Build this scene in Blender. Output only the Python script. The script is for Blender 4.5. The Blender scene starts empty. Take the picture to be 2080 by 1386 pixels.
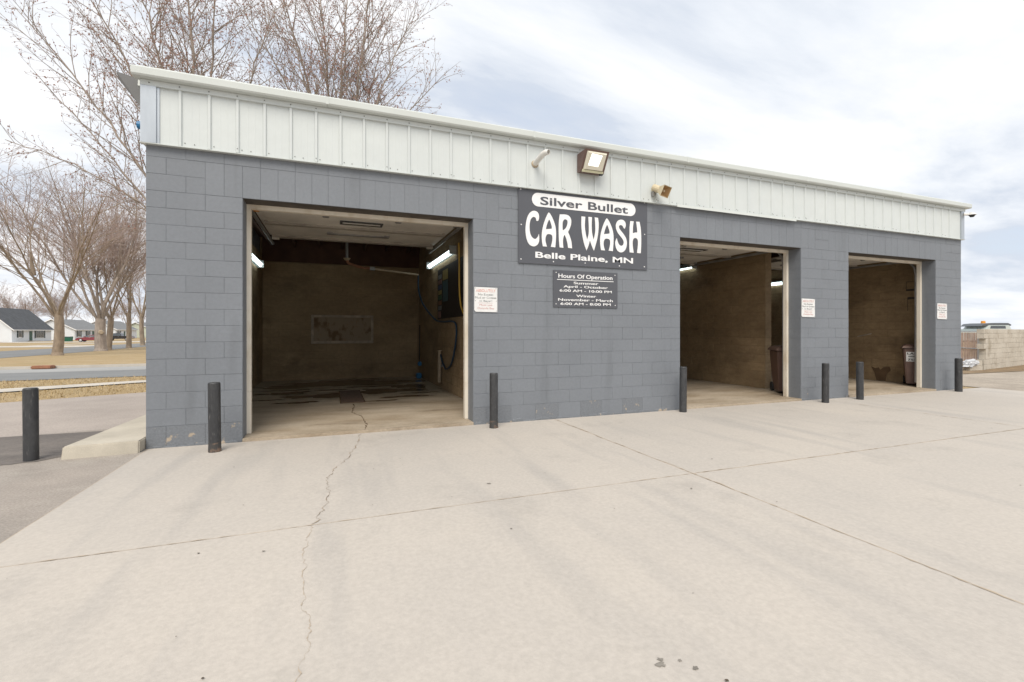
import bpy, bmesh, math, random
import numpy as np
from mathutils import Vector, Matrix
R = math.radians
scene = bpy.context.scene
COL = scene.collection
# ------------------------------------------------------------------ camera
cd = bpy.data.cameras.new('camera'); cam = bpy.data.objects.new('camera', cd); COL.objects.link(cam)
cam.location = (2.081, -6.808, 1.349)
cam.rotation_euler = (R(90), 0, R(-20.95))
cd.sensor_width = 36.0; cd.lens = 36.0 * 954.0 / 2080.0
cd.shift_y = -19.1 / 2080.0
cd.clip_start = 0.05; cd.clip_end = 3000
scene.camera = cam
# ------------------------------------------------------------------ sky
SUN_EL, SUN_AZ = 52.0, 205.0        # azimuth clockwise from +Y
w = bpy.data.worlds.new('World'); scene.world = w; w.use_nodes = True
nt = w.node_tree; nt.nodes.clear()
def N(t, **k):
    n = nt.nodes.new(t)
    for a, v in k.items(): setattr(n, a, v)
    return n
out = N('ShaderNodeOutputWorld'); bg = N('ShaderNodeBackground'); bg.inputs['Strength'].default_value = 0.1
sky = N('ShaderNodeTexSky', sky_type='NISHITA', sun_disc=False)
sky.sun_elevation = R(SUN_EL); sky.sun_rotation = R(SUN_AZ); sky.air_density = 1.0; sky.dust_density = 1.5; sky.ozone_density = 1.0
tc = N('ShaderNodeTexCoord'); sep = N('ShaderNodeSeparateXYZ'); nt.links.new(tc.outputs['Generated'], sep.inputs[0])
def M(op, a, b):
    m = N('ShaderNodeMath', operation=op)
    for i, v in enumerate((a, b)):
        if isinstance(v, (int, float)): m.inputs[i].default_value = v
        else: nt.links.new(v, m.inputs[i])
    return m.outputs[0]
zc = M('ADD', M('MAXIMUM', sep.outputs[2], 0.0), 0.16)
cmb = N('ShaderNodeCombineXYZ'); nt.links.new(M('DIVIDE', sep.outputs[0], zc), cmb.inputs[0]); nt.links.new(M('DIVIDE', sep.outputs[1], zc), cmb.inputs[1])
mp = N('ShaderNodeMapping'); mp.inputs['Scale'].default_value = (0.55, 1.0, 1.0); mp.inputs['Rotation'].default_value = (0, 0, R(-32)); mp.inputs['Location'].default_value = (3.3, 1.2, 0)
nt.links.new(cmb.outputs[0], mp.inputs[0])
n1 = N('ShaderNodeTexNoise'); n1.inputs['Scale'].default_value = 1.25; n1.inputs['Detail'].default_value = 8; n1.inputs['Roughness'].default_value = 0.58; n1.inputs['Distortion'].default_value = 0.25
nt.links.new(mp.outputs[0], n1.inputs['Vector'])
r1 = N('ShaderNodeValToRGB'); nt.links.new(n1.outputs['Fac'], r1.inputs[0])
e = r1.color_ramp.elements
e[0].position = 0.40; e[0].color = (3.4, 3.7, 4.2, 1); e[1].position = 0.62; e[1].color = (5.3, 5.3, 5.35, 1)
x = e.new(0.49); x.color = (4.3, 4.5, 4.8, 1)
cov = N('ShaderNodeValToRGB'); nt.links.new(n1.outputs['Fac'], cov.inputs[0])
cov.color_ramp.elements[0].position = 0.26; cov.color_ramp.elements[0].color = (0.7, 0.7, 0.7, 1)
cov.color_ramp.elements[1].position = 0.42; cov.color_ramp.elements[1].color = (1, 1, 1, 1)
mx = N('ShaderNodeMixRGB'); nt.links.new(cov.outputs[0], mx.inputs[0]); nt.links.new(sky.outputs[0], mx.inputs[1]); nt.links.new(r1.outputs[0], mx.inputs[2])
nt.links.new(mx.outputs[0], bg.inputs[0]); nt.links.new(bg.outputs[0], out.inputs[0])
# ------------------------------------------------------------------ sun (overcast) and exposure
sd = bpy.data.lights.new('sun', 'SUN'); so = bpy.data.objects.new('sun', sd); COL.objects.link(so)
sd.energy = 1.5; sd.angle = R(35); sd.color = (1.0, 0.93, 0.83)
az = R(SUN_AZ); el = R(SUN_EL)
sdir = Vector((math.sin(az)*math.cos(el), math.cos(az)*math.cos(el), math.sin(el)))
so.rotation_euler = sdir.to_track_quat('Z', 'Y').to_euler(); so.location = (0, -20, 30)
scene.view_settings.view_transform = 'Standard'; scene.view_settings.look = 'None'
scene.view_settings.exposure = 1.05; scene.view_settings.gamma = 1.0; scene.view_settings.use_curve_mapping = False
# ------------------------------------------------------------------ materials
def mat(name, col, rough=0.8, metal=0.0, var=0.0, scale=3.0, col2=None, p0=0.35, p1=0.65, bump=0.0, bscale=60.0, stretch=(1, 1, 1),
        emit=None, estr=0.0, fine=0.0, fscale=90.0, col3=None, s3=0.6, q0=0.5, q1=0.7, spec=0.5, coat=0.0, orand=0.0, streak=None):
    m = bpy.data.materials.new(name); m.use_nodes = True
    t = m.node_tree; b = t.nodes['Principled BSDF']; L = t.links.new
    b.inputs['Roughness'].default_value = rough; b.inputs['Metallic'].default_value = metal
    b.inputs['Specular IOR Level'].default_value = spec; b.inputs['Coat Weight'].default_value = coat
    b.inputs['Base Color'].default_value = (*col, 1)
    if emit: b.inputs['Emission Color'].default_value = (*emit, 1); b.inputs['Emission Strength'].default_value = estr
    if col2 is None and var: col2 = tuple(c*(1-var) for c in col)
    g = t.nodes.new('ShaderNodeNewGeometry'); mpn = t.nodes.new('ShaderNodeMapping'); mpn.inputs['Scale'].default_value = stretch
    L(g.outputs['Position'], mpn.inputs[0])
    cur = None
    def noise(sc, det=5, rgh=0.6):
        n = t.nodes.new('ShaderNodeTexNoise'); n.inputs['Scale'].default_value = sc; n.inputs['Detail'].default_value = det; n.inputs['Roughness'].default_value = rgh
        L(mpn.outputs[0], n.inputs['Vector']); return n.outputs['Fac']
    def ramp(f, a, b_):
        r_ = t.nodes.new('ShaderNodeMapRange'); r_.inputs[1].default_value = a; r_.inputs[2].default_value = b_; L(f, r_.inputs[0]); return r_.outputs[0]
    def mixc(f, a, b_, mode='MIX'):
        x_ = t.nodes.new('ShaderNodeMixRGB'); x_.blend_type = mode
        for i, v in ((0, f), (1, a), (2, b_)):
            if isinstance(v, tuple): x_.inputs[i].default_value = (*v, 1) if len(v) == 3 else v
            elif isinstance(v, float): x_.inputs[i].default_value = v
            else: L(v, x_.inputs[i])
        return x_.outputs[0]
    if col2 is not None: cur = mixc(ramp(noise(scale), p0, p1), col, col2)
    if col3 is not None: cur = mixc(ramp(noise(s3, 6, 0.7), q0, q1), cur if cur else col, col3)
    if streak:
        sc_, st_, a_, b_, cc_ = streak; m2 = t.nodes.new('ShaderNodeMapping'); m2.inputs['Scale'].default_value = st_; L(g.outputs['Position'], m2.inputs[0])
        n2 = t.nodes.new('ShaderNodeTexNoise'); n2.inputs['Scale'].default_value = sc_; n2.inputs['Detail'].default_value = 5; L(m2.outputs[0], n2.inputs['Vector']); cur = mixc(ramp(n2.outputs['Fac'], a_, b_), cur if cur else col, cc_)
    if orand:
        oi = t.nodes.new('ShaderNodeObjectInfo'); r_ = t.nodes.new('ShaderNodeMapRange'); r_.inputs[3].default_value = 1-orand; r_.inputs[4].default_value = 1+orand; L(oi.outputs['Random'], r_.inputs[0])
        cx_ = t.nodes.new('ShaderNodeCombineColor'); [L(r_.outputs[0], cx_.inputs[i]) for i in range(3)]; cur = mixc(1.0, cur if cur else col, cx_.outputs[0], 'MULTIPLY')
    if fine:
        f = ramp(noise(fscale, 3), 0.3, 0.7); lo = 1.0 - fine
        cur = mixc(1.0, cur if cur else col, mixc(f, (lo, lo, lo), (1.0, 1.0, 1.0)), 'MULTIPLY')
    if cur: L(cur, b.inputs['Base Color'])
    if bump:
        bn = t.nodes.new('ShaderNodeBump'); bn.inputs['Strength'].default_value = bump; bn.inputs['Distance'].default_value = 0.01
        L(noise(bscale, 4), bn.inputs['Height']); L(bn.outputs[0], b.inputs['Normal'])
    return m
MT = {}
MT['concrete'] = mat('apron_concrete', (0.515, 0.468, 0.412), 0.85, col2=(0.462, 0.425, 0.382), scale=0.45, p0=0.32, p1=0.68, fine=0.12, fscale=34, bump=0.2, bscale=60, col3=(0.375, 0.345, 0.31), s3=1.1, q0=0.56, q1=0.84, orand=0.02, streak=(1.1, (2.4, 0.30, 1), 0.54, 0.80, (0.395, 0.368, 0.338)))
MT['bayfloor'] = mat('bay_floor_concrete', (0.52, 0.44, 0.34), 0.6, col2=(0.36, 0.285, 0.20), scale=1.3, fine=0.25, fscale=40, bump=0.25, bscale=60, stretch=(0.6, 1.6, 1), col3=(0.17, 0.125, 0.08), s3=0.8, q0=0.52, q1=0.75)
MT['wet'] = mat('wet_stain', (0.115, 0.07, 0.036), 0.22, var=0.4, scale=3)
MT['stoop'] = mat('stoop_concrete', (0.56, 0.51, 0.42), 0.85, var=0.2, scale=2, fine=0.12, bump=0.2)
MT['joint'] = mat('crack_dirt', (0.48, 0.395, 0.30), 0.95, var=0.25, scale=3)
MT['joint_near'] = mat('joint_dirt', (0.40, 0.315, 0.225), 0.95, var=0.5, scale=3)
MT['asph_dark'] = mat('asphalt_dark', (0.45, 0.395, 0.345), 0.9, col2=(0.35, 0.31, 0.272), scale=0.8, p0=0.35, p1=0.6, fine=0.4, fscale=55, bump=0.6, bscale=110, col3=(0.50, 0.45, 0.395), s3=0.7, q0=0.45, q1=0.7, stretch=(1.0, 1.6, 1))
MT['asph_patch'] = mat('asphalt_patch', (0.215, 0.19, 0.17), 0.9, col2=(0.15, 0.133, 0.122), scale=1.2, fine=0.35, fscale=50, bump=0.6, bscale=110, col3=(0.30, 0.265, 0.235), s3=0.8, q0=0.52, q1=0.75, stretch=(0.7, 1.6, 1))
MT['asph_old'] = mat('asphalt_aged', (0.48, 0.42, 0.375), 0.9, var=0.2, scale=0.7, fine=0.3, fscale=50, bump=0.5, bscale=90)
MT['road'] = mat('road_asphalt', (0.22, 0.225, 0.225), 0.9, var=0.15, scale=0.4, fine=0.15)
MT['road_light'] = mat('road_asphalt_light', (0.36, 0.36, 0.35), 0.9, var=0.12, scale=0.4, fine=0.12)
MT['walk'] = mat('sidewalk_concrete', (0.55, 0.51, 0.45), 0.9, var=0.15, scale=1.2)
MT['grass'] = mat('dry_lawn', (0.47, 0.355, 0.20), 0.95, col2=(0.41, 0.29, 0.14), scale=0.9, fine=0.45, fscale=26, col3=(0.37, 0.28, 0.13), s3=0.35, q0=0.52, q1=0.75, bump=0.7, bscale=30)
MT['blade'] = mat('dry_grass_blade', (0.50, 0.39, 0.235), 0.9, col2=(0.40, 0.30, 0.15), scale=2.0)
MT['gravel'] = mat('gravel_yard', (0.50, 0.43, 0.35), 0.95, var=0.25, scale=1.2, fine=0.35, fscale=30, bump=0.6, bscale=40)
MT['dirt'] = mat('bare_dirt', (0.33, 0.23, 0.13), 0.95, var=0.4, scale=2.5, fine=0.4, fscale=25, bump=0.8, bscale=20)
MT['paint'] = mat('grey_block_paint', (0.196, 0.212, 0.234), 0.62, col2=(0.181, 0.196, 0.217), scale=1.1, fine=0.09, fscale=24, bump=0.3, bscale=120, orand=0.022, streak=(2.2, (1.6, 1.6, 0.22), 0.58, 0.80, (0.158, 0.171, 0.188)))
MT['paint_chip'] = mat('grey_paint_chipped', (0.183, 0.197, 0.216), 0.7, col2=(0.42, 0.35, 0.27), scale=7.0, p0=0.60, p1=0.66, fine=0.2, fscale=40, bump=0.5, bscale=40)
MT['mortar'] = MT['paint']
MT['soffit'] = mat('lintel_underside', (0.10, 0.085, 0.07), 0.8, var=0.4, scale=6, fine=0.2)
MT['reveal'] = MT['paint']
MT['inner'] = mat('bay_block_grimy', (0.45, 0.325, 0.19), 0.75, col2=(0.28, 0.195, 0.108), scale=0.9, p0=0.3, p1=0.7, stretch=(1, 1, 1.8), fine=0.22, fscale=9, col3=(0.15, 0.10, 0.056), s3=0.7, q0=0.52, q1=0.78, bump=0.3, bscale=50)
MT['damp'] = mat('damp_stain', (0.16, 0.10, 0.055), 0.5, var=0.3, scale=4)
MT['mortar_in'] = mat('bay_mortar', (0.33, 0.235, 0.135), 0.85, var=0.4, scale=1)
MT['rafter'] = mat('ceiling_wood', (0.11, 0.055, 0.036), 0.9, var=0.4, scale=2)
MT['metal'] = mat('cream_steel_siding', (0.60, 0.635, 0.625), 0.42, col2=(0.57, 0.605, 0.60), scale=0.8, fine=0.03, fscale=8, spec=0.4, bump=0.35, bscale=2.2)
MT['trimmetal'] = mat('cream_roof_trim', (0.58, 0.61, 0.585), 0.32, var=0.06, scale=0.7, spec=0.5)
MT['galv'] = mat('galvanised_corner', (0.50, 0.54, 0.58), 0.35, metal=0.55, var=0.2, scale=4, stretch=(1, 1, 0.2))
MT['frame'] = mat('white_door_frame', (0.72, 0.66, 0.56), 0.6, col2=(0.55, 0.46, 0.34), scale=4, p0=0.5, p1=0.75, stretch=(1, 1, 0.4))
MT['door'] = mat('overhead_door_skin', (0.78, 0.74, 0.67), 0.6, var=0.25, scale=1.5, fine=0.15)
MT['doorrail'] = mat('overhead_door_rail', (0.40, 0.36, 0.31), 0.6, var=0.3, scale=3)
MT['steel'] = mat('track_steel', (0.35, 0.34, 0.33), 0.45, metal=0.6, var=0.3, scale=4)
MT['screw'] = mat('screw_head', (0.17, 0.17, 0.16), 0.5, metal=0.4)
MT['boll'] = mat('black_bollard_paint', (0.035, 0.036, 0.039), 0.5, col2=(0.055, 0.056, 0.058), scale=9, fine=0.3, fscale=30, bump=0.3, bscale=40, stretch=(1, 1, 0.5), streak=(14, (2.5, 2.5, 0.5), 0.63, 0.74, (0.13, 0.125, 0.12)))
MT['boll_worn'] = mat('bollard_worn_base', (0.05, 0.047, 0.045), 0.75, col2=(0.20, 0.13, 0.09), scale=14, p0=0.5, p1=0.68, bump=0.4, bscale=60)
MT['signgrey'] = mat('sign_charcoal', (0.088, 0.092, 0.105), 0.38, var=0.08, scale=1.5)
MT['signwhite'] = mat('sign_white', (0.80, 0.80, 0.80), 0.5)
MT['plate'] = mat('warning_plate_white', (0.74, 0.74, 0.73), 0.5, var=0.08, scale=9)
MT['red'] = mat('faded_red_print', (0.62, 0.22, 0.16), 0.6, col2=(0.72, 0.50, 0.45), scale=18)
MT['blackprint'] = mat('faded_black_print', (0.13, 0.14, 0.14), 0.6, col2=(0.42, 0.43, 0.42), scale=20)
MT['pinkprint'] = mat('faded_pink_print', (0.58, 0.36, 0.34), 0.6)
MT['pvc'] = mat('white_pvc', (0.74, 0.72, 0.68), 0.4, var=0.1, scale=8)
MT['black'] = mat('matte_black', (0.012, 0.012, 0.013), 0.6)
MT['bronze'] = mat('bronze_lamp_housing', (0.15, 0.09, 0.075), 0.5, var=0.15)
MT['bronze_grey'] = mat('grey_lamp_housing', (0.17, 0.17, 0.17), 0.5, var=0.15)
MT['lens'] = mat('lamp_lens_lit', (0.60, 0.56, 0.45), 0.15, emit=(1.0, 0.95, 0.84), estr=0.04)
MT['lamp_core'] = mat('lamp_core_lit', (0.9, 0.88, 0.8), 0.3, emit=(1.0, 0.96, 0.88), estr=0.6)
MT['lensrim'] = mat('lamp_lens_rim', (0.62, 0.60, 0.42), 0.25)
MT['horn'] = mat('beige_horn', (0.62, 0.53, 0.36), 0.5, var=0.15, scale=14)
MT['hornin'] = mat('horn_throat', (0.34, 0.20, 0.08), 0.6)
MT['tube'] = mat('fluorescent_tube', (0.9, 0.95, 0.95), 0.3, emit=(0.86, 1.0, 0.98), estr=1.7)
MT['fixture'] = mat('lamp_fixture', (0.46, 0.50, 0.50), 0.4, var=0.2, scale=6)
MT['blue'] = mat('blue_plastic', (0.02, 0.16, 0.34), 0.4)
MT['bluehose'] = mat('blue_hose_rubber', (0.018, 0.05, 0.09), 0.4)
MT['yellow'] = mat('yellow_hose', (0.62, 0.40, 0.06), 0.45)
MT['beige'] = mat('beige_pipe', (0.46, 0.37, 0.26), 0.5, var=0.2, scale=9)
MT['beige_dark'] = mat('grate_iron', (0.12, 0.075, 0.05), 0.5, var=0.4, scale=9)
MT['bin'] = mat('brown_bin_plastic', (0.16, 0.095, 0.075), 0.5, var=0.15, scale=5)
MT['bark'] = mat('maple_bark', (0.34, 0.27, 0.20), 0.95, col2=(0.21, 0.165, 0.125), scale=5, stretch=(1, 1, 0.25), bump=0.9, bscale=14, col3=(0.30, 0.24, 0.10), s3=0.9, q0=0.55, q1=0.8)
MT['bark_grey'] = mat('maple_bark_grey', (0.38, 0.32, 0.27), 0.95, col2=(0.23, 0.19, 0.16), scale=6, stretch=(1, 1, 0.25), bump=0.9, bscale=14)
MT['twig'] = mat('bare_twig', (0.36, 0.285, 0.24), 0.9, var=0.3, scale=1.5)
MT['twig_far'] = mat('bare_twig_far', (0.44, 0.345, 0.31), 0.95, var=0.25, scale=0.6)
MT['bud'] = mat('red_bud', (0.40, 0.21, 0.15), 0.8, col2=(0.27, 0.14, 0.115), scale=3)
MT['siding'] = mat('white_lap_siding', (0.74, 0.77, 0.80), 0.7, var=0.06, scale=0.4)
MT['siding_b'] = mat('pale_green_siding', (0.56, 0.60, 0.50), 0.7, var=0.06, scale=0.4)
MT['shingle'] = mat('grey_shingle', (0.105, 0.112, 0.122), 0.95, col2=(0.075, 0.08, 0.088), scale=1.5, fine=0.2, fscale=6)
MT['shingle_b'] = mat('pale_grey_shingle', (0.22, 0.225, 0.23), 0.95, var=0.2, scale=1.5)
MT['shutter'] = mat('dark_shutter', (0.035, 0.05, 0.05), 0.6)
MT['greendoor'] = mat('green_door', (0.03, 0.085, 0.06), 0.5)
MT['glass'] = mat('window_glass', (0.06, 0.07, 0.08), 0.08, spec=0.8)
MT['carred'] = mat('red_car_paint', (0.20, 0.03, 0.045), 0.25, coat=0.6)
MT['carblack'] = mat('black_car_paint', (0.02, 0.022, 0.028), 0.25, coat=0.6)
MT['tyre'] = mat('tyre_rubber', (0.02, 0.02, 0.02), 0.85)
MT['rim'] = mat('alloy_rim', (0.55, 0.55, 0.56), 0.3, metal=0.7)
MT['lampglass'] = mat('headlamp_glass', (0.6, 0.6, 0.6), 0.15)
MT['green'] = mat('green_dumpster_paint', (0.015, 0.13, 0.075), 0.5, var=0.2)
MT['rust'] = mat('rusty_iron', (0.36, 0.17, 0.10), 0.9, var=0.35, scale=6)
MT['yardblock'] = mat('bare_concrete_block', (0.58, 0.53, 0.45), 0.95, col2=(0.49, 0.44, 0.365), scale=1.6, fine=0.18, fscale=18, col3=(0.30, 0.25, 0.18), s3=1.1, q0=0.55, q1=0.75, bump=0.4, bscale=40)
MT['slat'] = mat('brown_fence_slat', (0.62, 0.45, 0.36), 0.8, var=0.3, scale=3)
MT['galvpost'] = mat('galvanised_post', (0.42, 0.43, 0.44), 0.4, metal=0.5)
MT['bag'] = mat('white_plastic_bag', (0.55, 0.56, 0.58), 0.35, var=0.15, scale=6)
MT['truckroof'] = mat('dark_truck_roof', (0.10, 0.11, 0.12), 0.4)
MT['truckbody'] = mat('pale_green_truck', (0.50, 0.55, 0.53), 0.35)
MT['orange'] = mat('orange_beacon', (0.75, 0.30, 0.02), 0.3)
MT['polewood'] = mat('pole_wood', (0.18, 0.15, 0.125), 0.9)
MT['panelblk'] = mat('control_board_black', (0.03, 0.022, 0.018), 0.55, var=0.4, scale=4)
MT['leaf'] = mat('dead_leaf', (0.10, 0.075, 0.05), 0.9, var=0.4, scale=20)
MT['oil'] = mat('oil_spot', (0.28, 0.255, 0.22), 0.7, var=0.4, scale=15)
for k_, c_ in (('st_grey', (0.30, 0.32, 0.33)), ('st_blue', (0.03, 0.10, 0.28)), ('st_yel', (0.55, 0.42, 0.05)), ('st_grn', (0.05, 0.22, 0.10)), ('st_org', (0.50, 0.20, 0.06)), ('st_teal', (0.04, 0.17, 0.22)), ('st_pink', (0.42, 0.18, 0.14))):
    MT[k_] = mat('sticker_' + k_[3:], tuple(0.18*sum(c_)/3 + 0.42*q_ for q_ in c_), 0.5)
MT['peel'] = mat('peeling_panel', (0.33, 0.255, 0.175), 0.8, col2=(0.17, 0.10, 0.05), scale=4.5, p0=0.5, p1=0.62, stretch=(1, 1, 0.6), col3=(0.30, 0.12, 0.03), s3=3.0, q0=0.6, q1=0.7)
MT['peelrim'] = mat('peeling_panel_rim', (0.55, 0.46, 0.36), 0.8, var=0.4, scale=6)
# ------------------------------------------------------------------ helpers
def wloc(o):
    v = Vector((0, 0, 0))
    while o is not None: v += Vector(o.location); o = o.parent
    return v
class MB:
    """collects shapes in world coordinates, build() links them as one mesh object"""
    def __init__(s): s.v = []; s.f = []
    def add(s, vs, fs):
        b = len(s.v); s.v += [tuple(p) for p in vs]; s.f += [tuple(i + b for i in q) for q in fs]; return s
    def box(s, x0, y0, z0, x1, y1, z1):
        return s.add([(x0, y0, z0), (x1, y0, z0), (x1, y1, z0), (x0, y1, z0), (x0, y0, z1), (x1, y0, z1), (x1, y1, z1), (x0, y1, z1)],
                     [(3, 2, 1, 0), (4, 5, 6, 7), (0, 1, 5, 4), (1, 2, 6, 5), (2, 3, 7, 6), (3, 0, 4, 7)])
    def obox(s, c, ax, ay, az):
        c, ax, ay, az = map(Vector, (c, ax, ay, az)); vs = []
        for k in (-1, 1):
            for i, j in ((-1, -1), (1, -1), (1, 1), (-1, 1)): vs.append(c + i*ax + j*ay + k*az)
        return s.add(vs, [(3, 2, 1, 0), (4, 5, 6, 7), (0, 1, 5, 4), (1, 2, 6, 5), (2, 3, 7, 6), (3, 0, 4, 7)])
    def cyl(s, p0, p1, r0, r1=None, n=12, caps=True):
        p0, p1 = Vector(p0), Vector(p1); r1 = r0 if r1 is None else r1
        d = (p1 - p0).normalized(); u = d.orthogonal().normalized(); v = d.cross(u)
        vs = [p0 + r0*(math.cos(2*math.pi*i/n)*u + math.sin(2*math.pi*i/n)*v) for i in range(n)] + [p1 + r1*(math.cos(2*math.pi*i/n)*u + math.sin(2*math.pi*i/n)*v) for i in range(n)]
        fs = [(i, (i+1) % n, n + (i+1) % n, n + i) for i in range(n)]
        if caps: fs += [tuple(range(n))[::-1], tuple(range(n, 2*n))]
        return s.add(vs, fs)
    def tube(s, pts, r, n=8, caps=True):
        pts = [Vector(p) for p in pts]; rings = []
        prev = None
        for i, p in enumerate(pts):
            d = (pts[min(i+1, len(pts)-1)] - pts[max(i-1, 0)]).normalized()
            if prev is None: u = d.orthogonal().normalized()
            else: u = (prev - d*prev.dot(d)).normalized()
            prev = u; v = d.cross(u)
            rings.append([p + r*(math.cos(2*math.pi*k/n)*u + math.sin(2*math.pi*k/n)*v) for k in range(n)])
        vs = [q for rg in rings for q in rg]; fs = []
        for i in range(len(rings)-1):
            for k in range(n): fs.append((i*n+k, i*n+(k+1) % n, (i+1)*n+(k+1) % n, (i+1)*n+k))
        if caps: fs += [tuple(range(n))[::-1], tuple(range((len(rings)-1)*n, len(rings)*n))]
        return s.add(vs, fs)
    def prism(s, poly, fn0, fn1):
        n = len(poly); vs = [fn0(*p) for p in poly] + [fn1(*p) for p in poly]
        return s.add(vs, [tuple(range(n))[::-1], tuple(range(n, 2*n))] + [(i, (i+1) % n, n + (i+1) % n, n + i) for i in range(n)])
    def build(s, name, m, parent=None, smooth=False, bevel=0.0):
        o0 = wloc(parent) if parent else Vector((0, 0, 0))
        me = bpy.data.meshes.new(name); me.from_pydata([tuple(Vector(p) - o0) for p in s.v], [], s.f)
        bm = bmesh.new(); bm.from_mesh(me); bmesh.ops.recalc_face_normals(bm, faces=bm.faces)
        if bevel: bmesh.ops.bevel(bm, geom=[e for e in bm.edges], offset=bevel, segments=2, affect='EDGES', clamp_overlap=True)
        bm.to_mesh(me); bm.free(); me.materials.append(m)
        if smooth:
            for p in me.polygons: p.use_smooth = True
            me.set_sharp_from_angle(angle=R(40))
        o = bpy.data.objects.new(name, me); COL.objects.link(o)
        if parent: o.parent = parent
        return o
def mesh_obj(name, verts, faces, m, parent=None):
    me = bpy.data.meshes.new(name); o0 = np.array(wloc(parent)) if parent else np.zeros(3)
    me.from_pydata((np.asarray(verts) - o0).tolist(), [], faces if isinstance(faces, list) else faces.tolist()); me.update(); me.materials.append(m)
    o = bpy.data.objects.new(name, me); COL.objects.link(o)
    if parent: o.parent = parent
    return o
def tag(o, label=None, cat=None, group=None, kind=None):
    for k, v in (('label', label), ('category', cat), ('group', group), ('kind', kind)):
        if v: o[k] = v
    return o
def thing(name, loc, label, cat, group=None):
    o = bpy.data.objects.new(name, None); o.empty_display_size = 0.2; COL.objects.link(o); o.location = loc
    return tag(o, label, cat, group)
def inst(src_me, name, loc, parent):
    o = bpy.data.objects.new(name, src_me); COL.objects.link(o); o.parent = parent; o.location = Vector(loc) - wloc(parent); return o
def copy_tree(o, parent=None):
    c = o.copy(); COL.objects.link(c); c.parent = parent
    for ch in [x for x in bpy.data.objects if x.parent == o]: copy_tree(ch, c)
    return c
def curve_mesh(name, cu, m, parent, fit=None, place=None):
    """2-D filled curve or text -> mesh, fitted to a rectangle (x0,x1,z0,z1) at depth y on a wall facing -y"""
    ob = bpy.data.objects.new('tmp', cu); COL.objects.link(ob); dg = bpy.context.evaluated_depsgraph_get(); dg.update()
    me = bpy.data.meshes.new_from_object(ob.evaluated_get(dg)); bpy.data.objects.remove(ob)
    vs = np.array([v.co[:] for v in me.vertices]); o0 = np.array(wloc(parent))
    if fit:
        x0, x1, z0, z1 = fit; mn, mxx = vs.min(0), vs.max(0)
        vs[:, 0] = x0 + (vs[:, 0] - mn[0])/(mxx[0]-mn[0])*(x1-x0); vs[:, 1] = z0 + (vs[:, 1] - mn[1])/(mxx[1]-mn[1])*(z1-z0)
    w_ = place(vs) - o0
    for v, p in zip(me.vertices, w_): v.co = p
    me.materials.clear(); me.materials.append(m); me.name = name
    o = bpy.data.objects.new(name, me); COL.objects.link(o); o.parent = parent
    return o
def text(s, m, parent, fit, place, bold=0.02, ext=0.002):
    cu = bpy.data.curves.new('txt', 'FONT'); cu.body = s; cu.size = 1.0; cu.offset = bold; cu.extrude = ext; cu.resolution_u = 4
    o = curve_mesh('lettering', cu, m, parent, fit, place)
    # one mesh per word
    bm = bmesh.new(); bm.from_mesh(o.data); bm.verts.ensure_lookup_table(); seen = {}; isl = []
    for v in bm.verts:
        if v.index in seen: continue
        stack = [v]; grp = []; seen[v.index] = 1
        while stack:
            q = stack.pop(); grp.append(q.index)
            for e_ in q.link_edges:
                u = e_.other_vert(q)
                if u.index not in seen: seen[u.index] = 1; stack.append(u)
        isl.append(grp)
    co = [v.co.copy() for v in bm.verts]; ax = (co[max(range(len(co)), key=lambda i: (co[i]-co[0]).length)] - co[0]); ax.z = 0; ax.normalize()
    ivs = sorted((min(co[i].dot(ax) for i in g), max(co[i].dot(ax) for i in g), g) for g in isl); groups = []; gap = 0.022*(fit[1]-fit[0])
    for a, c, g in ivs:
        if groups and a - groups[-1][0] < gap: groups[-1][0] = max(groups[-1][0], c); groups[-1][1].extend(g)
        else: groups.append([c, list(g)])
    if len(groups) > 1:
        polys = [tuple(v.index for v in f.verts) for f in bm.faces]
        for k, (_, g) in enumerate(groups):
            gs = set(g); mp_ = {i: n for n, i in enumerate(g)}; me = bpy.data.meshes.new('lettering'); me.from_pydata([tuple(co[i]) for i in g], [], [tuple(mp_[i] for i in p) for p in polys if p[0] in gs]); me.materials.append(m)
            w_ = bpy.data.objects.new('lettering', me); COL.objects.link(w_); w_.parent = parent
        bpy.data.objects.remove(o)
    bm.free()
def front(yf):
    return lambda vs: np.stack([vs[:, 0], yf - 0.0*vs[:, 2] - vs[:, 2], vs[:, 1]], 1)
b = 0.2032
GZ = -0.05
def gz(y):
    z = GZ
    if y > 6: z -= 0.5*min(1, (y-6)/44.0)
    if y > 50: z -= 0.25*min(1, (y-50)/60.0)
    return z
rng = random.Random(7)
# ------------------------------------------------------------------ ground
ys = [-400, -60, -12, 6, 20, 50, 110, 300, 900, 2000]; xs = [-2000, -500, -120, -40, -10, 0, 20, 60, 300, 2000]
vs = [(x_, y_, gz(y_) - 0.014) for y_ in ys for x_ in xs]; nx = len(xs)
fs = [(j*nx+i, j*nx+i+1, (j+1)*nx+i+1, (j+1)*nx+i) for j in range(len(ys)-1) for i in range(nx-1)]
tag(mesh_obj('ground', vs, fs, MT['grass']), kind='structure')
def sheet(name, near, far, m, dz, ybreaks=(), kind='structure'):
    """strip between two polylines given with the same number of points"""
    v = []; f = []
    for i, (p, q) in enumerate(zip(near, far)): v += [(p[0], p[1], gz(p[1]) + dz), (q[0], q[1], gz(q[1]) + dz)]
    for i in range(len(near)-1): f.append((2*i, 2*i+2, 2*i+3, 2*i+1))
    return tag(mesh_obj(name, v, f, m), kind=kind)
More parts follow.
